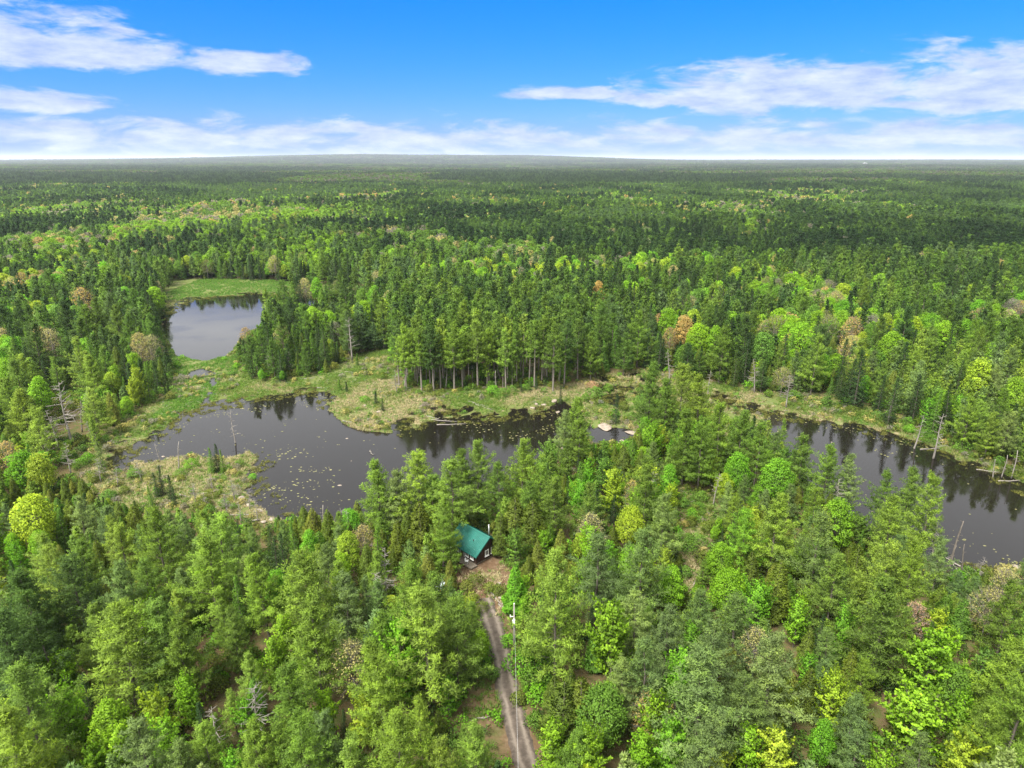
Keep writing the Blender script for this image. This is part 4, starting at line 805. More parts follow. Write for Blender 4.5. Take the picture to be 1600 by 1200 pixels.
# ------------------------------------------------------------------ instanced masses (what nobody could count)
def scatter(name, pts, rot, scl, tint, idxs, protos, label, cat):
    coll = bpy.data.collections.new(name + '_kinds')
    for i, o in enumerate(protos): coll.objects.link(o)
    order_ = sorted(range(len(protos)), key=lambda i: protos[i].name)
    inv = np.argsort(order_)
    me = bpy.data.meshes.new(name); n = len(pts); me.vertices.add(n); me.vertices.foreach_set('co', np.asarray(pts, np.float32).ravel())
    for k, ty, key, arr in (('rot', 'FLOAT_VECTOR', 'vector', rot), ('scl', 'FLOAT_VECTOR', 'vector', scl), ('tint', 'FLOAT_COLOR', 'color', np.concatenate([tint, np.ones((n, 1))], 1)), ('idx', 'INT', 'value', inv[np.asarray(idxs, int)])):
        a = me.attributes.new(k, ty, 'POINT'); a.data.foreach_set(key, np.asarray(arr, np.int32 if ty == 'INT' else np.float32).ravel())
    o = link(bpy.data.objects.new(name, me)); tag(o, label, cat, kind='stuff')
    ng = bpy.data.node_groups.new(name, 'GeometryNodeTree'); ng.interface.new_socket('Geometry', in_out='INPUT', socket_type='NodeSocketGeometry'); ng.interface.new_socket('Geometry', in_out='OUTPUT', socket_type='NodeSocketGeometry')
    N = ng.nodes; gi, go = N.new('NodeGroupInput'), N.new('NodeGroupOutput'); ip = N.new('GeometryNodeInstanceOnPoints'); ci = N.new('GeometryNodeCollectionInfo')
    ci.inputs[0].default_value = coll; ci.inputs['Separate Children'].default_value = True; ci.inputs['Reset Children'].default_value = True
    def na(nm_, ty):
        a = N.new('GeometryNodeInputNamedAttribute'); a.data_type = ty; a.inputs[0].default_value = nm_; return a.outputs[0]
    ng.links.new(gi.outputs[0], ip.inputs['Points']); ng.links.new(ci.outputs[0], ip.inputs['Instance']); ip.inputs['Pick Instance'].default_value = True
    ng.links.new(na('idx', 'INT'), ip.inputs['Instance Index']); ng.links.new(na('rot', 'FLOAT_VECTOR'), ip.inputs['Rotation']); ng.links.new(na('scl', 'FLOAT_VECTOR'), ip.inputs['Scale'])
    ng.links.new(ip.outputs[0], go.inputs[0])
    md = o.modifiers.new('scatter', 'NODES'); md.node_group = ng
    return o
PR = {}
def proto(kind, lod):
    key = (kind, lod)
    if key not in PR: PR[key] = [combined('%s_%s_%02d' % (kind, lod, i), r) for i, r in enumerate(SPEC[kind][lod])]
    return PR[key]
MASSL = dict(white_pine=('pine_forest', 'pines of the closed forest too many to count'), spruce_tree=('spruce_forest', 'spruces of the closed forest too many to count'), cedar_tree=('cedar_thicket', 'small cedars crowded between the larger trees'),
             maple_tree=('leafy_forest', 'leafy trees of the closed forest too many to count'), budding_tree=('budding_forest', 'trees coming into leaf scattered through the forest'), shrub=('brush', 'low brush at the foot of the wood'))
# the forest beyond: jittered rows out to the hills
far_T = {k: [] for k in MASSL}
def add_far(k, x, y, h, tint, lod, w): far_T[k].append((x, y, h, tint, lod, w))
rf = np.random.default_rng(23)
d0 = 424.0
FX, FY = [], []
while d0 < 1700:
    stp = 4.9 + (d0 - 424) * 0.0022
    half = 0.86 * d0 + 30; n = int(2 * half / stp)
    FX.append((np.arange(n) - n / 2) * stp + rf.uniform(-.5, .5, n) * stp * 1.1); FY.append(np.full(n, d0) + rf.uniform(-.55, .55, n) * stp); d0 += stp
FX, FY = np.concatenate(FX), np.concatenate(FY)
def forest_mix(FX, FY, rf):
    n = len(FX); px, py, _ = proj(FX, FY, np.zeros(n))
    lf = np.zeros(n)
    for a, b_, rx, ry, p in LEAFY: lf = np.maximum(lf, p * np.exp(-(((px - a) / rx) ** 2 + ((py - b_) / ry) ** 2)))
    patch = fbm(FX / 110, FY / 190, 61, 3); lf = lf * np.clip((patch - 0.3) * 4.2, 0.55, 1.4) + np.clip((patch - 0.57) * 5, 0, 0.85) + 0.012
    u = rf.random(n); kinds = np.where(u < lf, 2, np.where(u < lf + (1 - lf) * 0.3, 1, 0)); 
    bud = (kinds == 2) & (rf.random(n) < 0.16 + 0.3 * (fbm(FX / 60, FY / 80, 71, 2) > 0.62)); kinds[bud] = 3
    return kinds
TI = lambda keys: np.array([TINTS[k] for k in keys])
FARK = 0.86
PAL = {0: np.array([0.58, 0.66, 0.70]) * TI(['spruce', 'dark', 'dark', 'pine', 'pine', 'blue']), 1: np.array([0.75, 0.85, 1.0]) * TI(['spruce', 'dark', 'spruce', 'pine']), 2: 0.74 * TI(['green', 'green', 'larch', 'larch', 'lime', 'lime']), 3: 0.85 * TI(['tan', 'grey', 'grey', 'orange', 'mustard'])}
KN = {0: 'white_pine', 1: 'spruce_tree', 2: 'maple_tree', 3: 'budding_tree'}
kinds = forest_mix(FX, FY, rf); FZ = gz(FX, FY)
buckets = {}
def push(name, kind, lod, P, h, w, tint):
    pr = proto(kind, lod); b_ = buckets.setdefault(name, dict(pts=[], rot=[], scl=[], tint=[], idx=[], protos=[]))
    off = []
    for o in pr:
        if o not in b_['protos']: b_['protos'].append(o)
        off.append(b_['protos'].index(o))
    n = len(P); k = np.asarray(h) / SPEC[kind]['H']
    b_['pts'].append(P); b_['rot'].append(np.stack([rf.normal(0, 0.02, n), rf.normal(0, 0.02, n), rf.uniform(0, 6.28, n)], -1)); b_['scl'].append(np.stack([k * w, k * w, k], -1)); b_['tint'].append(tint); b_['idx'].append(np.array(off)[rf.integers(0, len(off), n)])
for q in mass:
    lod = 'mid'
    push(NAMEOF[q['kind']], q['kind'], lod, np.array([[q['x'], q['y'], q['z']]]), np.array([q['h']]), np.array([q['w']]), np.array([q['tint']]))
for k in range(4):
    m_ = kinds == k; n = int(m_.sum()); dist = FY[m_]
    hpatch = fbm(FX[m_] / 60, FY[m_] / 90, 65, 3); hh = np.array({0: 16.5, 1: 15.5, 2: 13.5, 3: 13.0}[k]) * rf.uniform(0.7, 1.2, n) * (0.72 + 0.62 * hpatch)
    cp = fbm(FX[m_] / 75, FY[m_] / 120, 67, 3); ip = np.clip(((cp - 0.3) / 0.42 * len(PAL[k]) + rf.normal(0, 0.8, n)), 0, len(PAL[k]) - 1).astype(int)
    tt = PAL[k][ip] * rf.uniform(0.88, 1.12, (n, 1)) * (0.8 + 0.45 * fbm(FX[m_] / 160, FY[m_] / 260, 69, 2))[:, None]
    P = np.stack([FX[m_], FY[m_], FZ[m_] - 0.3], -1); w_ = rf.uniform(0.95, 1.3, n)
    nr = dist < 640
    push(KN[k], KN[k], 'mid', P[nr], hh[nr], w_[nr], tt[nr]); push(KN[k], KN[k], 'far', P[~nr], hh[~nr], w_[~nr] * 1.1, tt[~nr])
for nm, b_ in buckets.items():
    scatter(MASSL[nm][0], np.concatenate(b_['pts']), np.concatenate(b_['rot']), np.concatenate(b_['scl']), np.concatenate(b_['tint']), np.concatenate(b_['idx']), b_['protos'], MASSL[nm][1], 'forest' if nm != 'shrub' else 'brush')
# canopy clumps of the distant forest
def clump(seed, kind):
    rng = np.random.default_rng(seed); V, F3, F4, N, A = [], [], [], [], []; n0 = 0
    for k in range(7):
        rec = SPEC[kind]['far'][k % len(SPEC[kind]['far'])]; v, f, nn, a = rec[:4]
        s_ = rng.uniform(0.75, 1.15) * 15 / SPEC[kind]['H']; an = rng.uniform(0, 6.28); c_, s2 = math.cos(an), math.sin(an); rot = np.array([[c_, -s2, 0], [s2, c_, 0], [0, 0, 1]])
        o = np.array([*(rng.uniform(-1, 1, 2) * 9), rng.uniform(-1.5, 1)])
        keep = 1
        V.append(v @ rot.T * s_ * np.array([1.25, 1.25, 1]) + o); N.append(nn @ rot.T); A.append(a)
        for ff in f: (F3 if ff.shape[1] == 3 else F4).append(ff + n0)
        n0 += len(v)
    F = ([np.concatenate(F3)] if F3 else []) + ([np.concatenate(F4)] if F4 else [])
    me = np_mesh('canopy', np.concatenate(V), F, M['needle'] if kind in ('white_pine', 'spruce_tree') else M['leaf'], np.concatenate(N), {'v': ('FLOAT', 'POINT', np.concatenate(A))})
    return bpy.data.objects.new('canopy_%s_%d' % (kind, seed), me)
cps = [clump(1, 'white_pine'), clump(2, 'white_pine'), clump(3, 'spruce_tree'), clump(4, 'maple_tree'), clump(5, 'maple_tree')]
CX, CY, CS = [], [], []
d0 = 1690.0
while d0 < 16000:
    stp = 13 + (d0 - 1690) * 0.0085; half = 0.86 * d0; n = int(2 * half / stp)
    CX.append((np.arange(n) - n / 2) * stp + rf.uniform(-.6, .6, n) * stp); CY.append(np.full(n, d0) + rf.uniform(-.6, .6, n) * stp); CS.append(np.full(n, min(2.6, (stp / 14) ** 0.6))); d0 += stp
CX, CY, CS = map(np.concatenate, (CX, CY, CS))
ck = forest_mix(CX, CY, rf); n = len(CX); patch = fbm(CX / 420, CY / 600, 91, 3); leafy = patch > 0.60
ci_ = np.where(leafy, rf.integers(3, 5, n), rf.integers(0, 3, n))
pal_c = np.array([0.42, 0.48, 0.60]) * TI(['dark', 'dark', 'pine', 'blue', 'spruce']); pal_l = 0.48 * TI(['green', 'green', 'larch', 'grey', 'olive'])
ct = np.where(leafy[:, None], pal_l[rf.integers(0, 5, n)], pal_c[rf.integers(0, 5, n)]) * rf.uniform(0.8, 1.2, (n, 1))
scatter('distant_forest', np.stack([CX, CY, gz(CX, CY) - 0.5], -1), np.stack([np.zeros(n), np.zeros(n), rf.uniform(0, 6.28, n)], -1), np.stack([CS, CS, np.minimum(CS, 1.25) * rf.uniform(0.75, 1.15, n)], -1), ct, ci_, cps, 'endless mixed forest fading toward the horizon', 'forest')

# ------------------------------------------------------------------ cabin
g = np.array([0.70, 0.714]); g /= np.linalg.norm(g)
cab = empty('cabin', (CABIN_C[0], CABIN_C[1], 0.9), math.atan2(g[1], g[0]))
tag(cab, 'small dark log cabin with a teal metal gable roof', 'cabin')
CW, CLn, FL, EZ, RZ = 6.0, 6.9, 0.35, 2.25, 4.55        # local x: across the gable, y: along the eaves, away from the gable end
def log_wall(mb, p0, p1, z0, z1, peak=None):
    p0, p1 = Vector((*p0, 0)), Vector((*p1, 0)); d = (p1 - p0); L = d.length; d.normalize(); z = z0 + 0.12
    while z < z1:
        ext = 0.14; a, b_ = p0 - d * ext, p1 + d * ext
        if peak and z > EZ - 0.1:
            f = min(1, (z + 0.12 - EZ + 0.1) / (peak - EZ + 0.1)) * 0.5; a, b_ = p0 + d * L * f, p1 - d * L * f
            if (b_ - a).dot(d) < 0.15: break
        mb.tube([a + Vector((0, 0, z)), b_ + Vector((0, 0, z))], 0.128, 8); z += 0.235
w = MB(); log_wall(w, (0, 0), (CW, 0), FL, RZ, RZ - 0.1); o = w.build('wall', M['log'], cab, True); o['label'] = 'dark log gable wall'
w = MB(); log_wall(w, (0, CLn), (CW, CLn), FL, RZ, RZ - 0.1); w.build('wall', M['log'], cab, True)
w = MB(); log_wall(w, (0, 0), (0, CLn), FL + 0.03, EZ - 0.02); w.build('wall', M['log'], cab, True)
w = MB(); log_wall(w, (CW, 0), (CW, CLn), FL + 0.03, EZ - 0.02); w.build('wall', M['log'], cab, True)
w = MB(); w.box((CW / 2, CLn / 2, 0.14), (CW - 0.1, CLn - 0.1, 0.5)); w.build('foundation', M['rock'], cab)
ov, og = 0.55, 0.45; run = CW / 2 + ov; sl = (RZ - EZ) / (CW / 2); 
rp = empty('roof', (0, 0, 0)); rp.parent = cab
def slope(sx):
    mb = MB(); n = 22
    # ribbed sheet: a flat pan with a raised rib every 40 cm
    x_r, x_e = CW / 2, CW / 2 + sx * run; z_r, z_e = RZ + 0.1, RZ + 0.1 - sl * run
    y0, y1 = -og, CLn + og
    mb.add([(x_r, y0, z_r), (x_r, y1, z_r), (x_e, y1, z_e), (x_e, y0, z_e), (x_r, y0, z_r - .07), (x_r, y1, z_r - .07), (x_e, y1, z_e - .07), (x_e, y0, z_e - .07)], [(0, 1, 2, 3), (7, 6, 5, 4), (0, 3, 7, 4), (1, 5, 6, 2), (3, 2, 6, 7), (0, 4, 5, 1)])
    for i in range(n + 1):
        y = y0 + 0.03 + (y1 - y0 - 0.06) * i / n
        mb.add([(x_r, y - .025, z_r + .003), (x_r, y + .025, z_r + .003), (x_e, y + .025, z_e + .003), (x_e, y - .025, z_e + .003), (x_r, y - .012, z_r + .05), (x_r, y + .012, z_r + .05), (x_e, y + .012, z_e + .05), (x_e, y - .012, z_e + .05)], [(0, 3, 7, 4), (4, 7, 6, 5), (5, 6, 2, 1), (3, 2, 6, 7), (0, 4, 5, 1)])
    return mb
slope(-1).build('roof_slope', M['roof'], rp); slope(1).build('roof_slope', M['roof'], rp)
rc = MB(); rc.prism([(CW / 2 - .2, RZ + .03), (CW / 2, RZ + .19), (CW / 2 + .2, RZ + .03), (CW / 2, RZ + .16)], -og - .02, CLn + og + .02); rc.build('ridge_cap', M['roof'], rp)
for y in (-og - 0.035, CLn + og + 0.035):
    fb = MB()
    for sx in (-1, 1):
        fb.add([(CW / 2, y - .02, RZ + .12), (CW / 2, y + .02, RZ + .12), (CW / 2 + sx * run, y + .02, RZ + .12 - sl * run), (CW / 2 + sx * run, y - .02, RZ + .12 - sl * run), (CW / 2, y - .02, RZ - .1), (CW / 2, y + .02, RZ - .1), (CW / 2 + sx * run, y + .02, RZ - .1 - sl * run), (CW / 2 + sx * run, y - .02, RZ - .1 - sl * run)],
               [(0, 1, 2, 3), (7, 6, 5, 4), (0, 3, 7, 4), (1, 5, 6, 2), (3, 2, 6, 7)])
    fb.build('verge_board', M['roof'], rp)
fl = MB(); fl.tube([(4.6, 1.5, RZ - 1.4), (4.6, 1.5, RZ + 1.0)], 0.11, 10); fl.tube([(4.6, 1.5, RZ + 1.08), (4.6, 1.5, RZ + 1.2)], [0.2, 0.06], 10); fl.tube([(4.6, 1.5, RZ + 0.98), (4.6, 1.5, RZ + 1.1)], 0.06, 8); fl.build('flue_pipe', M['metal'], rp, True)
vp = MB(); vp.tube([(1.35, 2.2, RZ - 1.5), (1.35, 2.2, RZ - 0.75)], 0.06, 8); vp.build('vent_pipe', M['black'], rp, True)
def window(cx_, cz, wd, ht, wall):
    """wall 'g': gable end at y=0, 'e': eave side at x=0"""
    def b3(u, z, du, dz_, dep, off):
        return ((u, -off, z), (du, dep, dz_)) if wall == 'g' else ((-off, u, z), (dep, du, dz_))
    we = empty('window'); we.parent = cab
    fr = MB()
    for u in (-1, 1): fr.box(*b3(cx_ + u * (wd / 2), cz, 0.13, ht + 0.26, 0.08, 0.16))
    for v in (-1, 1): fr.box(*b3(cx_, cz + v * (ht / 2), wd - 0.13, 0.13, 0.076, 0.16))
    fr.box(*b3(cx_, cz, 0.05, ht - 0.13, 0.07, 0.158)); fr.build('frame', M['white'], we)
    pn_ = MB(); pn_.box(*b3(cx_, cz, wd - 0.05, ht - 0.05, 0.03, 0.14)); pn_.build('pane', M['glass'], we)
    si = MB(); si.box(*b3(cx_, cz - ht / 2 - 0.16, wd + 0.3, 0.06, 0.16, 0.2)); si.build('sill', M['white'], we)
window(2.45, 1.55, 0.75, 1.0, 'g'); window(3.95, 1.55, 0.75, 1.0, 'g')
for yy in (1.0, 2.3, 4.9, 6.3): window(yy, 1.45, 0.7, 0.95, 'e')
de = empty('door'); de.parent = cab
dm = MB(); dm.box((-0.14, 3.6, 1.16), (0.06, 0.9, 1.6)); dm.build('door_leaf', M['deck'], de)
dm = MB()
for u in (-0.52, 0.52): dm.box((-0.16, 3.6 + u, 1.18), (0.08, 0.12, 1.64))
dm.box((-0.16, 3.6, 2.05), (0.078, 1.16, 0.1)); dm.build('frame', M['white'], de)
dm = MB(); dm.tube([(-0.2, 3.28, 1.3), (-0.24, 3.28, 1.3)], 0.035, 8); dm.build('handle', M['metal'], de)
dk = empty('deck'); dk.parent = cab
bw = MB(); nbd = 10
for i in range(nbd): 
    bo = MB(); bo.box((-0.27 - 0.145 * (i + 0.5), CLn / 2 - 0.3, 0.33), (0.132, CLn + 0.4, 0.04)); bo.build('plank', M['deck'], dk)
bs = MB(); bs.box((-1.03, -0.53, 0.26), (1.5, 0.05, 0.2)); bs.box((-1.75, CLn / 2 - 0.3, 0.26), (0.05, CLn + 0.4, 0.2)); bs.build('fascia', M['deck'], dk)
for yy in (-0.4, 2.4, 5.0, 7.2):
    ps = MB(); ps.box((-1.63, yy, -0.02), (0.14, 0.14, 0.6)); ps.build('post', M['deck'], dk)
stp_ = MB(); stp_.box((-2.05, 3.6, 0.16), (0.5, 1.3, 0.06)); stp_.box((-2.05, 3.1, 0.02), (0.4, 0.06, 0.24)); stp_.box((-2.05, 4.1, 0.02), (0.4, 0.06, 0.24)); stp_.build('step', M['deck'], dk)
def local(lx, ly, lz):
    a = cab.rotation_euler.z; return (CABIN_C[0] + lx * math.cos(a) - ly * math.sin(a), CABIN_C[1] + lx * math.sin(a) + ly * math.cos(a), 0.9 + lz)
ch = empty('garden_chair', local(-1.1, 1.35, 0.352), cab.rotation_euler.z + 0.4); tag(ch, 'white garden chair standing on the cabin deck', 'chair')
c_ = MB(); c_.box((0, 0, 0.42), (0.52, 0.5, 0.04)); c_.build('seat', M['white'], ch)
c_ = MB(); c_.box((0, 0.26, 0.72), (0.52, 0.04, 0.56)); c_.build('backrest', M['white'], ch)
for sx in (-1, 1):
    c_ = MB(); c_.box((sx * 0.285, 0.02, 0.64), (0.05, 0.5, 0.04)); c_.box((sx * 0.285, -0.21, 0.53), (0.04, 0.04, 0.18)); c_.build('armrest', M['white'], ch)
    for sy in (-1, 1):
        c_ = MB(); c_.box((sx * 0.23, sy * 0.21, 0.2), (0.045, 0.045, 0.4)); c_.build('leg', M['white'], ch)

# ------------------------------------------------------------------ track, pole, wire, parked vehicle
tp = []
for a, b_ in zip(TRACK_W[:-1], TRACK_W[1:]):
    n = max(2, int(math.dist(a, b_) / 0.7))
    for i in range(n): tp.append((a[0] + (b_[0] - a[0]) * i / n, a[1] + (b_[1] - a[1]) * i / n))
tp = np.array(tp); ker = np.ones(9) / 9; pad = np.pad(tp, ((4, 4), (0, 0)), 'edge'); tp = np.stack([np.convolve(pad[:, k], ker, 'valid') for k in (0, 1)], 1)
dT_ = nrm(np.gradient(tp, axis=0)); nT = np.stack([-dT_[:, 1], dT_[:, 0]], 1)
offs = np.linspace(-1.5, 1.5, 25)
prof = -0.11 * np.exp(-((np.abs(offs) - 0.72) / 0.25) ** 2) - 0.10 * sstep(1.05, 1.5, np.abs(offs)) + 0.03
TV = []
for i, p in enumerate(tp):
    ed = 1 + 0.3 * (fbm(p[0] / 1.7, p[1] / 1.7, 5, 2) - 0.5) * 2
    for o_, z_ in zip(offs, prof):
        x, y = p + nT[i] * o_ * ed; TV.append((x, y, base_t + z_ + 0.05 * (float(fbm(x / 0.6, y / 0.6, 14, 3)) - 0.5)))
nO = len(offs); ii = np.arange(len(tp) * nO).reshape(len(tp), nO)
TF = np.stack([ii[:-1, :-1], ii[:-1, 1:], ii[1:, 1:], ii[1:, :-1]], -1).reshape(-1, 4)
rut = np.tile(np.exp(-((np.abs(offs) - 0.72) / 0.3) ** 2), len(tp))
tmat, t, b = mat('packed dirt'); at_ = nd(t, 'ShaderNodeAttribute', attribute_name='rut'); geo = nd(t, 'ShaderNodeNewGeometry')
n1_ = nd(t, 'ShaderNodeTexNoise'); n1_.inputs['Scale'].default_value = 1.6; n1_.inputs['Detail'].default_value = 8; n1_.inputs['Roughness'].default_value = 0.7; t.links.new(geo.outputs['Position'], n1_.inputs['Vector'])
ad = nd(t, 'ShaderNodeMath', operation='MULTIPLY_ADD'); t.links.new(at_.outputs['Fac'], ad.inputs[0]); ad.inputs[1].default_value = 0.42; t.links.new(n1_.outputs[0], ad.inputs[2])
r_ = ramp(t, [(0.36, (0.032, 0.024, 0.017)), (0.55, (0.062, 0.047, 0.036)), (0.9, (0.135, 0.110, 0.088))]); t.links.new(ad.outputs[0], r_.inputs[0]); t.links.new(r_.outputs[0], b.inputs['Base Color']); b.inputs['Roughness'].default_value = 0.95
bp = nd(t, 'ShaderNodeBump'); bp.inputs['Strength'].default_value = 0.5; bp.inputs['Distance'].default_value = 0.06; t.links.new(n1_.outputs[0], bp.inputs['Height']); t.links.new(bp.outputs[0], b.inputs['Normal'])
tag(link(bpy.data.objects.new('dirt_track', np_mesh('dirt_track', TV, TF[:, ::-1], tmat, attrs={'rut': ('FLOAT', 'POINT', rut)}))), 'rutted dirt track leading to the cabin', kind='structure')

px_w, py_w = at(803, 1030, 0.9)
def pole(x, y, label):
    z = float(gz(x, y)); e = empty('utility_pole', (x, y, z - 0.1)); tag(e, label, 'utility pole')
    m_ = MB(); m_.tube([(0, 0, -0.5), (0, 0, 5), (0.02, 0, 9.6)], [0.16, 0.135, 0.105], 10); m_.build('pole', M['graywood'], e, True)
    m_ = MB(); m_.tube([(0.0, -0.34, 6.35), (0, -0.34, 7.15)], 0.24, 14); m_.tube([(0, -0.34, 7.15), (0, -0.34, 7.27)], [0.24, 0.15], 14); tr_ = m_.build('transformer', M['greymetal'], e, True)
    m_ = MB(); m_.tube([(0.0, -0.34, 7.26), (0, -0.34, 7.5)], [0.06, 0.03], 8); m_.build('bushing', M['white'], tr_, True)
    m_ = MB(); m_.box((-0.3, 0, 7.55), (0.55, 0.07, 0.07)); m_.tube([(-0.52, 0, 7.45), (-0.52, 0, 7.85)], [0.07, 0.05], 8); m_.build('fuse_cutout', M['white'], e)
    m_ = MB(); m_.tube([(0.02, 0, 9.55), (0.02, 0, 9.68), (0.02, 0, 9.8)], [0.05, 0.08, 0.05], 8); m_.build('insulator', M['white'], e, True)
    return z - 0.1
zp = pole(px_w, py_w, 'grey wooden utility pole with a small transformer beside the track')
def wire(p, q, sag, name, label, r=0.018):
    m_ = MB(); pts = []
    for i in range(25):
        f = i / 24; pts.append(Vector(p).lerp(Vector(q), f) - Vector((0, 0, 4 * sag * f * (1 - f))))
    m_.tube(pts, r, 5); tag(m_.build(name, M['greymetal'], None, True), label, 'wire')
wire((px_w + 0.02, py_w, zp + 9.75), (1.3, 6, zp + 9.75), 1.2, 'power_line', 'power line running from the pole toward the viewer above the track', 0.007)

cx0, cy0 = at(694, 917, 1.4)
car = empty('parked_vehicle', (cx0, cy0, float(gz(cx0, cy0))), R(62)); tag(car, 'pale parked vehicle half hidden behind the pines below the cabin', 'vehicle')
cb = MB(); cb.prism([(-2.1, 0.35), (2.1, 0.35), (2.15, 0.75), (1.9, 0.95), (1.0, 1.02), (-2.05, 1.05), (-2.15, 0.7)], -0.85, 0.85); body = cb.build('body', M['car'], car)
bv = body.modifiers.new('bevel', 'BEVEL'); bv.width = 0.09; bv.segments = 3
cb = MB(); cb.prism([(-1.95, 1.0), (0.95, 1.0), (0.35, 1.55), (-1.6, 1.6)], -0.74, 0.74); hc = cb.build('cabin_shell', M['car'], car); bv = hc.modifiers.new('bevel', 'BEVEL'); bv.width = 0.1; bv.segments = 3
wi = MB(); wi.add([(0.93, -0.62, 1.06), (0.93, 0.62, 1.06), (0.44, 0.6, 1.51), (0.44, -0.6, 1.51)], [(0, 1, 2, 3)]); wi.build('windscreen', M['glass'], car)
for s_ in (-1, 1):
    wi = MB(); wi.box((-0.55, s_ * 0.745, 1.28), (1.7, 0.012, 0.34)); wi.build('side_window', M['glass'], car)
    hl = MB(); hl.box((2.08, s_ * 0.6, 0.78), (0.14, 0.32, 0.14)); hl.build('headlight', M['lamp'], car)
    hl = MB(); hl.box((-2.1, s_ * 0.68, 0.85), (0.1, 0.2, 0.22)); hl.build('tail_light', M['tail'], car)
    for fx in (-1.35, 1.35):
        wh = MB(); wh.tube([(fx, s_ * 0.66, 0.34), (fx, s_ * 0.88, 0.34)], 0.34, 18); wo_ = wh.build('wheel', M['black'], car); rm = MB(); rm.tube([(fx, s_ * 0.87, 0.34), (fx, s_ * 0.895, 0.34)], 0.2, 14); rm.build('rim', M['metal'], wo_)

# ------------------------------------------------------------------ dead trees, logs, boulders
SN = [snag(301, 12, 34), snag(302, 12, 22, 0.13), snag(303, 12, 12, 0.1, True), snag(304, 12, 44, 0.2), snag(305, 12, 5, 0.08, True)]
SNM = [(a.mesh('snag_trunk', M['bark'] if i == 4 else M['dead'], True), b_.mesh('snag_branches', M['bark'] if i == 4 else M['dead'], True)) for i, (a, b_) in enumerate(SN)]
DEAD = """92 596 17 3 tallest bare silver dead tree with wide crooked limbs on the left bank|78 640 11 0 dead tree just left of the big crooked snag|118 625 9 1 slim dead tree just right of the big crooked snag|100 690 8 0 low branchy dead tree below the big crooked snag
150 715 6 3 twiggy grey dead tree at the left end of the brushy shore|178 728 5 0 small dead tree behind the left end of the brushy shore|215 720 5 3 bushy grey dead tree in the middle of the brushy shore|300 752 5 3 twiggy dead tree below the shore spruces|318 768 4 0 small dead tree at the lower edge of the brushy shore|350 768 5 3 grey dead bush-like tree left of the pond corner rocks|398 778 5 0 thin dead tree on the outermost pond corner|140 655 8 1 slim dead tree where the left wood meets the marsh|62 668 9 3 wide branchy dead tree at the foot of the left wood|1535 868 5 0 small dead tree on the shore slab of the right pond|1470 815 8 0 grey dead tree beside the sparse pine at the right pond|360 632 10 1 lone dead tree beside the small spruces, standing against the pond|272 690 7 2 thin leaning dead stem on the shore left of the pond|245 690 5 2 short dead stem behind the shore spruces|362 745 6 0 branchy dead shrub-like tree at the pond corner|386 760 5 3 twiggy grey dead tree on the pond corner by pale rocks|372 780 5 1 small dead tree near pale shoreline rocks|328 740 4 2 dead stub on the brushy shore
503 790 8 2 first of the thin dead spires above the cedars by the pond|530 793 8 1 second of the thin dead spires above the cedars by the pond|541 796 8 1 third of the thin dead spires above the cedars by the pond|600 868 10 0 grey dead tree among cedars left of the cabin|590 900 8 3 twiggy dead tree in the cedar thicket left of the cabin
395 1090 9 3 pale dead tree near the bottom edge left of the track|335 1115 8 1 dead tree beside the brown clearing at lower left|550 1030 8 3 bare dead tree among pines left of the track|215 990 9 0 dead tree in the gap between lower left pines
1066 628 10 2 broken dead trunk in the pine cluster between the ponds|1010 630 9 0 dead tree left of the pine cluster between the ponds|1020 735 10 3 dead tree among young trees between the ponds|985 760 7 0 small dead tree in the thicket between the ponds|1120 735 8 1 dead stem beside the round vivid maple
1312 745 9 0 grey dead tree on the near bank of the right pond|1500 815 10 4 blackened leaning dead trunk at the right pond corner|1513 850 7 4 short dark dead trunk at the right pond corner|1485 850 7 4 broken dead trunk left of the leaning one by the right pond|1440 640 10 1 dead tree leaning over the far bank of the right pond|1475 635 13 1 tall thin dead tree on the far bank of the right pond|1512 645 9 3 twiggy dead tree on the far bank of the right pond|1575 705 6 2 dead stem in the reeds at the right edge|1592 700 7 2 last dead stem in the reeds at the right edge|1560 712 5 2 dead stub in the reeds near the right edge|1395 620 8 1 slim dead tree behind the right pond bank
425 545 9 0 dead tree in front of the far pond clump|418 555 7 1 short dead tree in front of the far pond clump|449 548 8 0 grey dead tree beside the clump by the far pond|480 552 6 2 dead stub under the far pond clump|545 495 16 1 tall grey dead trunk behind the meadow|630 560 10 1 grey dead tree at the meadow corner of the pine stand|618 575 8 0 twiggy dead tree at the meadow corner of the pine stand|676 562 9 2 dead stem in front of the pine stand|695 558 10 1 dead stem inside the edge of the pine stand|856 520 16 2 tall broken dead trunk at the end of the pine stand|775 578 7 2 dead stem standing at the foot of the pine stand|1050 545 12 1 grey dead tree behind the wet clearing|1185 560 11 0 dead tree on the edge of the wood behind the right pond|1235 585 10 3 branchy dead tree by the wood behind the right pond|1110 575 9 1 slim dead tree behind the right pond head"""
for row in DEAD.replace('\n', '|').split('|'):
    X, Y, h, v, lab = row.split(' ', 4); h = float(h); x, y = at(float(X), float(Y), h + 0.6); z = float(gz(x, y))
    lm = 'leaning' in lab; e = empty('dead_tree', (x, y, z), rnd.uniform(0, 6.28)); k = h / 12; e.scale = (k * 1.1 + .1, k * 1.1 + .1, k)
    e.rotation_euler = (rnd.gauss(0, 0.04), 0.13 if lm else rnd.gauss(0, 0.05), rnd.uniform(-0.3, 0.3) if lm else rnd.uniform(0, 6.28)); tag(e, lab, 'dead tree', 'dead trees')
    link(bpy.data.objects.new('trunk', SNM[int(v)][0]), e); link(bpy.data.objects.new('bare_branches', SNM[int(v)][1]), e)
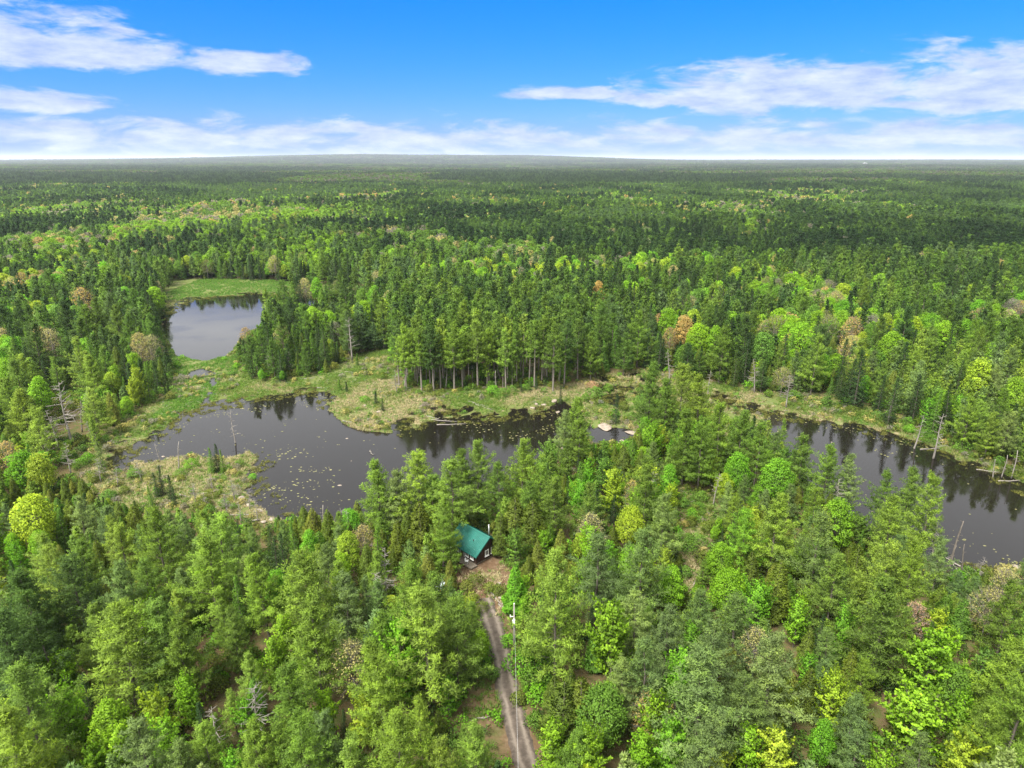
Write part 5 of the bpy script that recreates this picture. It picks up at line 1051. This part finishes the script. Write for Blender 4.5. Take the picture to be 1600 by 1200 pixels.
def log_mesh(seed, L):
    rg = random.Random(seed); m_ = MB(); pts = [(-L / 2 + L * i / 5, rg.gauss(0, 0.02 * L), 0.12 + rg.uniform(0, .05)) for i in range(6)]
    m_.tube(pts, [0.15 - 0.018 * i for i in range(6)], 7)
    for k in range(4):
        f = rg.uniform(0.2, 0.95); x = -L / 2 + L * f; a = rg.uniform(-1.3, 1.3); l = rg.uniform(0.3, 1.0)
        m_.tube([(x, 0, 0.15), (x + 0.5 * l, math.sin(a) * l, 0.15 + abs(math.cos(a)) * l * 0.6)], [0.045, 0.015], 5)
    return m_.mesh('log', M['dead'], True)
LM = [log_mesh(s_, 6) for s_ in (1, 2, 3)]
LOGS = """748 632 8 -38 upper of the two silver logs lying on the meadow edge above the pond|755 636 7 -40 lower of the two silver logs lying on the meadow edge above the pond|690 656 9 -12 silver log floating at the marsh edge|705 662 8 6 second log crossing in the marsh water|675 652 5 -30 short log at the left end of the marsh pair|580 706 3 -60 pale branch floating in the pond|172 690 5 -25 silver log on the left marsh|110 712 5 10 silver log under the big crooked snag|560 600 4 30 driftwood log in the upper meadow|480 592 5 20 driftwood log by the far pond clump|548 582 4 -15 driftwood log in the middle of the meadow|610 618 5 40 driftwood log near the marsh bay|632 606 5 -10 log lying before the pine stand|505 606 4 0 driftwood by the inner bay|815 605 5 -60 log leaning at the foot of the stand|660 590 6 20 log lying at the meadow corner of the stand|1000 678 6 -35 log across the brook between the ponds|1010 690 5 20 second log across the brook between the ponds|330 770 4 30 driftwood log on the brushy shore|378 805 5 5 long driftwood log on the rocky corner|410 812 4 25 driftwood at the cedar end of the corner|290 775 4 -20 driftwood log in the brush left of the corner|345 790 4 60 driftwood log at the bottom of the brushy shore|1500 888 6 50 fallen log at the right pond corner|1478 870 6 110 fallen log piled on the right pond corner|1490 880 5 75 second fallen log piled on the right pond corner|1455 700 6 10 fallen log on the far bank of the right pond|1545 735 5 -20 fallen log in the reeds of the far bank|1580 750 6 5 fallen log in the reeds by the right edge|1180 608 6 30 fallen log behind the head of the right pond|752 1130 4 20 log beside the track in the brown clearing|775 940 4 -60 log on the rocky clearing by the cabin|790 955 3 -30 short log by the utility pole|1090 905 5 60 log in the brushy clearing|1080 790 4 10 log at the top of the brushy clearing|545 660 4 -15 drift log on the grassy point"""
for row in LOGS.split('|'):
    X, Y, L, a, lab = row.split(' ', 4); x, y = at(float(X), float(Y), 0.3); z = max(0.0, float(gz(x, y)))
    o = link(bpy.data.objects.new('fallen_log', LM[rnd.randrange(3)])); o.location = (x, y, z - 0.05); o.rotation_euler = (0, 0, R(float(a))); k = float(L) / 6; o.scale = (k, 1.0, 1.0); tag(o, lab, 'log', 'fallen logs')
def rock_mesh(seed):
    bm = bmesh.new(); bmesh.ops.create_icosphere(bm, subdivisions=3, radius=1); rg = np.random.default_rng(seed); pl = nrm(rg.normal(size=(9, 3))); dd = rg.uniform(0.55, 0.9, 9)
    for v in bm.verts:
        p = np.array(v.co)
        for n_, d_ in zip(pl, dd):
            e_ = p @ n_ - d_
            if e_ > 0: p = p - n_ * e_ * 0.85
        v.co = p * (1 + 0.05 * math.sin(7 * p[0] + seed) * math.cos(6 * p[1]))
    me = bpy.data.meshes.new('rock'); bm.to_mesh(me); bm.free(); me.materials.append(M['rock']); me.polygons.foreach_set('use_smooth', [True] * len(me.polygons)); return me
RM = [rock_mesh(s_) for s_ in range(5)]
ROCKS = """944 667 4.6 0.2 large flat pale slab in the brook between the ponds|987 675 3.4 0.2 second pale slab right of the large one in the brook|972 688 1.5 0.4 small pale rock below the brook slabs|866 628 1.9 0.6 pale rock at the marsh end of the pond|850 633 1.5 0.5 pale rock left of the marsh end rock|838 632 1.2 0.5 small pale rock on the marsh shore|832 637 1.4 0.5 outermost pale rock on the marsh shore|872 643 1.3 0.5 pale rock in the dark channel|925 630 1.8 0.6 pale boulder in the shrubs between the ponds|542 684 0.7 0.5 small pale rock in the pond off the grassy point|531 757 0.9 0.5 lone pale rock in the pond before the cedars|549 719 0.5 0.5 tiny rock in the middle of the pond|592 645 1.4 0.5 pale rock on the grassy point|570 634 1.2 0.4 pale rock at the top of the grassy point|615 605 1.0 0.5 pale rock at the upper meadow|378 782 1.8 0.5 pale boulder at the rocky pond corner|390 790 1.4 0.5 second boulder at the rocky pond corner|405 800 1.6 0.5 third boulder at the rocky pond corner|425 812 1.5 0.5 boulder under the cedars at the pond corner|365 792 1.1 0.5 low rock left of the pond corner boulders|412 818 1.2 0.5 lowest rock of the pond corner|262 716 1.1 0.5 pale rock on the left shore|255 712 0.9 0.5 smaller pale rock on the left shore|122 725 0.8 0.5 small pale rock under the big snag|868 712 2.2 0.4 pale rock ledge behind the cabin trees|880 704 1.8 0.4 upper rock ledge behind the cabin trees|893 735 2.0 0.3 brownish ledge between cabin trees and brook|905 690 1.6 0.4 pale ledge left of the green maple|780 920 0.9 0.5 rock in the clearing beside the cabin|790 948 1.1 0.5 rock above the utility pole|796 957 0.9 0.6 pinkish rock behind the utility pole|783 940 1.0 0.5 rock between cabin and pole|775 930 0.7 0.5 small rock below the cabin wall|800 965 0.8 0.5 rock touching the pole foot line|768 925 0.6 0.5 smallest rock below the cabin|1570 890 2.4 0.3 pale slab on the shore of the right pond corner|1590 885 1.8 0.3 second slab on the right pond corner|1300 690 0.6 0.5 small rock under the bank of the right pond"""
for row in ROCKS.split('|'):
    X, Y, s_, f, lab = row.split(' ', 4); s_ = float(s_); f = float(f); x, y = at(float(X), float(Y), 0.2); z = max(-0.15, float(gz(x, y)))
    o = link(bpy.data.objects.new('boulder', RM[rnd.randrange(5)])); o.location = (x, y, z + s_ * f * 0.2); o.rotation_euler = (rnd.gauss(0, .1), rnd.gauss(0, .1), rnd.uniform(0, 6.28)); o.scale = (s_ * 0.62, s_ * 0.45, s_ * f * 0.5); tag(o, lab, 'boulder', 'pale boulders')

# ------------------------------------------------------------------ sedge, undergrowth, lily pads, driftwood twigs
def tuft(seed, n, h, lean, w):
    rng = np.random.default_rng(seed); cr_ = Crown(); P = np.concatenate([rng.normal(0, 0.16, (n, 2)), np.zeros((n, 1)) - 0.05], 1)
    D = np.concatenate([rng.normal(0, lean, (n, 2)), np.ones((n, 1))], 1)
    cr_.blades(rng, P, D, 1, h, w, 0.1, rng.random(n), np.broadcast_to(UP, P.shape), 0.8); V, F, N, A = cr_.arrays()
    return bpy.data.objects.new('sedge_%d' % seed, np_mesh('sedge', V, F, M['grass'], N, {'v': ('FLOAT', 'POINT', A)}))
tf = [tuft(1, 22, 0.55, 0.55, 0.09), tuft(2, 18, 0.75, 0.4, 0.09), tuft(3, 26, 0.4, 0.8, 0.1)]
rg = np.random.default_rng(3)
n = 900000; gx_ = rg.uniform(-190, 230, n); gy_ = rg.uniform(70, 448, n)
pxg, pyg, _ = proj(gx_, gy_, np.zeros(n)); trd = line_d(gx_, gy_, TRACK_W)
m_open, m_marsh, m_soil = PixMask(OPEN)(pxg, pyg), PixMask(MARSH)(pxg, pyg), PixMask(SOIL[:1])(pxg, pyg)
cabd = np.hypot(gx_ - CABIN_C[0] + 0.4, gy_ - CABIN_C[1] - 4.5)
ok = m_open | m_marsh | ((trd < 6.5) & (trd > 1.25)) | (m_soil & (cabd > 6))
gx_, gy_, trd, m_open, m_marsh, m_soil = [q[ok] for q in (gx_, gy_, trd, m_open, m_marsh, m_soil)]
zz = gz(gx_, gy_); den_ = fbm(gx_ / 6, gy_ / 6, 101, 3); fine = fbm(gx_ / 1.5, gy_ / 1.5, 103, 2)
u = rg.random(len(gx_)); farth = np.clip(gy_ / 260, 0.5, 1.6)
ok = m_open & (zz > 0.02) & (u < np.clip((den_ - 0.22) * 2.4, 0.05, 1) / farth)
afloat = m_marsh & (zz <= 0.02) & (zz > -0.95) & (fine + 0.5 * (den_ - 0.5) > 0.55) & (u < 0.75 / farth)
ok |= afloat | ((trd < 6.5) & (trd > 1.25) & (u < 0.5)) | (m_soil & (u < 0.22) & (den_ > 0.4))
gx_, gy_, zz, fl_, soilm = gx_[ok], gy_[ok], zz[ok], afloat[ok], (m_soil & ~m_open)[ok]; n = len(gx_); zz = np.where(fl_, -0.06, zz)
moist = fbm(gx_ / 14, gy_ / 14, 111, 3); GP = np.array([(0.10, 0.165, 0.026), (0.15, 0.19, 0.048), (0.235, 0.23, 0.10), (0.33, 0.285, 0.17), (0.075, 0.17, 0.02)])
gi_ = np.clip(((moist - 0.32) * 10.5 + rg.normal(0, 0.8, n)), 0, 3.99).astype(int); gi_[(rg.random(n) < 0.16)] = 4
pxg, pyg, _ = proj(gx_, gy_, zz); lush = inside(pxg, pyg, [(255, 430), (600, 440), (600, 475), (430, 470), (262, 470)]) | inside(pxg, pyg, [(262, 545), (372, 545), (372, 585), (262, 600)]) | inside(pxg, pyg, [(285, 600), (345, 590), (330, 640), (230, 660)])
gi_[lush & (rg.random(n) < 0.85)] = 4; gi_[soilm & (rg.random(n) < 0.7)] = 3; scrub = (pxg < 440) & (pyg > 685); gi_[scrub] = np.where(rg.random(int(scrub.sum())) < 0.6, rg.integers(2, 4, int(scrub.sum())), gi_[scrub])
tg = GP[gi_] * rg.uniform(0.75, 1.3, (n, 1)); tg[fl_] = np.array([0.13, 0.14, 0.03]) * rg.uniform(0.6, 1.3, (int(fl_.sum()), 1)); ks = rg.uniform(0.6, 1.4, n) * np.where(fl_, 0.8, 1.0)
scatter('sedge', np.stack([gx_, gy_, zz], -1), np.stack([np.zeros(n), np.zeros(n), rg.uniform(0, 6.28, n)], -1), np.stack([ks, ks, ks * rg.uniform(0.6, 1.1, n)], -1), tg, rg.integers(0, 3, n), tf, 'green and straw coloured sedge covering meadow and shores', 'grass')
# undergrowth in the wood
n = 30000; d = np.sqrt(rg.uniform(50 ** 2, 300 ** 2, n)); ux = rg.uniform(-1, 1, n) * (0.84 * d + 12); uy = d
op = np.max([sdf(ux, uy, p) for p in OPEN_W], 0); trd = line_d(ux, uy, TRACK_W); so = np.max([sdf(ux, uy, p) for p in SOIL_W], 0)
ok = (op < -0.5) & (trd > 2.4) & (so < 0.6) & (np.hypot(ux - CABIN_C[0] + 0.4, uy - CABIN_C[1] - 4.5) > 6) & (fbm(ux / 12, uy / 12, 121, 2) > 0.3)
ux, uy = ux[ok], uy[ok]; n = len(ux)
ut = TI(['green', 'olive', 'vivid', 'green', 'mustard', 'dark'])[rg.integers(0, 6, n)] * rg.uniform(0.7, 1.1, (n, 1)); ks = rg.uniform(0.3, 0.95, n)
scatter('undergrowth', np.stack([ux, uy, gz(ux, uy)], -1), np.stack([np.zeros(n), np.zeros(n), rg.uniform(0, 6.28, n)], -1), np.stack([ks, ks, ks], -1), ut, rg.integers(0, 2, n), proto('shrub', 'mid'), 'low leafy undergrowth on the forest floor', 'undergrowth')
# lily pads and drifting weed: thin discs lying on the water
V, F = [], []; A = []
def pads(n, x, y, rad): 
    base = len(V)
    for i in range(n):
        r0 = rad[i]; a0 = rg.uniform(0, 6.28); c0 = len(V); el_ = rg.uniform(0.55, 1.0)
        for k in range(7):
            a = a0 + k * 6.283 / 7.6; V.append((x[i] + math.cos(a) * r0, y[i] + math.sin(a) * r0 * el_, 0.012 + 0.004 * (i % 3)))
        F.append(tuple(range(c0, c0 + 7)))
n = 60000; qx, qy = rg.uniform(-120, 190, n), rg.uniform(100, 330, n)
pd = np.max([sdf(qx, qy, p) for p in PONDS_W], 0); md_ = np.max([sdf(qx, qy, p) for p in MARSH_W], 0); zz = gz(qx, qy)
pxq, pyq, _ = proj(qx, qy, np.zeros(n)); dn = fbm(qx / 7, qy / 4, 131, 3)
lm_ = inside(pxq, pyq, [(380, 690), (440, 680), (540, 740), (560, 810), (400, 810), (380, 760)]); sm = inside(pxq, pyq, [(280, 640), (350, 630), (345, 690), (280, 700)])
pr_ = np.where(pd > 0, 0.006 + 0.3 * (dn > 0.60) * (pd < 14) + 0.6 * lm_ * (dn > 0.50) + 0.3 * sm * (dn > 0.5), 0) + 0.35 * (md_ > 0) * (pd > -3) * (dn > 0.42)
ok = (zz < -0.03) & (rg.random(n) < pr_) & (pyq > 560); qx, qy = qx[ok], qy[ok]
pads(len(qx), qx, qy, rg.uniform(0.07, 0.32, len(qx)) * rg.uniform(0.6, 1.2, len(qx)))
lpm = simple('lily pad', (0.09, 0.10, 0.03), (0.2, 0.18, 0.08), 0.8, 0.5, 0, 0.3)
me = bpy.data.meshes.new('lily_pads'); me.from_pydata(V, [], F); me.materials.append(lpm); tag(link(bpy.data.objects.new('lily_pads', me)), 'lily pads and drifting weed floating on the ponds', 'lily pads', kind='stuff')
# bleached twigs strewn over the meadow
tw = MB(); n = 16000
wx, wy = rg.uniform(-110, 150, n), rg.uniform(110, 300, n); op = np.max([sdf(wx, wy, p) for p in OPEN_W], 0); zz = gz(wx, wy); dn = fbm(wx / 9, wy / 9, 141, 3)
for i in np.where((op > -1) & (zz > 0) & (dn > 0.46))[0]:
    a = rg.uniform(0, 6.28); l = rg.uniform(0.4, 1.5); p = Vector((wx[i], wy[i], zz[i] + rg.uniform(0.05, 0.3)))
    tw.tube([p, p + Vector((math.cos(a) * l, math.sin(a) * l, rg.uniform(-0.05, 0.35)))], [0.035, 0.012], 3, cap=False)
tag(tw.build('driftwood_twigs', M['dead']), 'bleached twigs and branches strewn over the wet meadow', 'driftwood', kind='stuff')

# ------------------------------------------------------------------ two white buildings far away in the forest
for X, Y, wd, lab in ((1541, 279, 16, 'tiny white building among the trees near the right edge'), (1351, 255, 40, 'tiny white building far off on the horizon')):
    D = 2600 if wd == 16 else 7200; x = (X - 800) / FPX * (D * CP + 60 * SP); z = CAM_H - D * math.tan(math.atan((Y - 600) / FPX) + PITCH); g0 = float(gz(x, D))
    e = empty('far_building', (x, D, g0)); tag(e, lab, 'building', 'far white buildings'); ht = max(6, z - g0)
    m_ = MB(); m_.box((0, 0, ht / 2 - 1), (wd, wd * 0.6, ht)); m_.build('wall', M['white'], e)
    m_ = MB(); m_.prism([(-wd * 0.53, ht - 1), (wd * 0.53, ht - 1), (wd * 0.53, ht - 0.7), (0, ht + wd * 0.18), (-wd * 0.53, ht - 0.7)], -wd * 0.33, wd * 0.33); m_.build('roof', M['metal'], e)

# ------------------------------------------------------------------ haze
hz = bpy.data.materials.new('air'); hz.use_nodes = True; t = hz.node_tree; t.nodes.clear()
pv = nd(t, 'ShaderNodeVolumePrincipled'); pv.inputs['Color'].default_value = (0.80, 0.88, 1.0, 1); pv.inputs['Density'].default_value = 3.8e-5; pv.inputs['Anisotropy'].default_value = 0.2
ou = nd(t, 'ShaderNodeOutputMaterial'); t.links.new(pv.outputs[0], ou.inputs['Volume'])
zmax = max(CAM_H + 6, float(GZ.max()) + 45); zmin = float(GZ.min()) - 1.5
hb = MB(); hb.box((0, 20500, (zmax + zmin) / 2), (96000, 50000, zmax - zmin)); ho = hb.build('haze', hz); tag(ho, 'thin pale haze over the far forest', 'haze', kind='stuff')
print('trees', len(T), 'single', len(single), 'mass', len(mass), 'far', len(FX), len(CX), 'sedge', len(gx_), 'pads', len(F), 'objects', len(sc.objects), 'zmax', zmax)
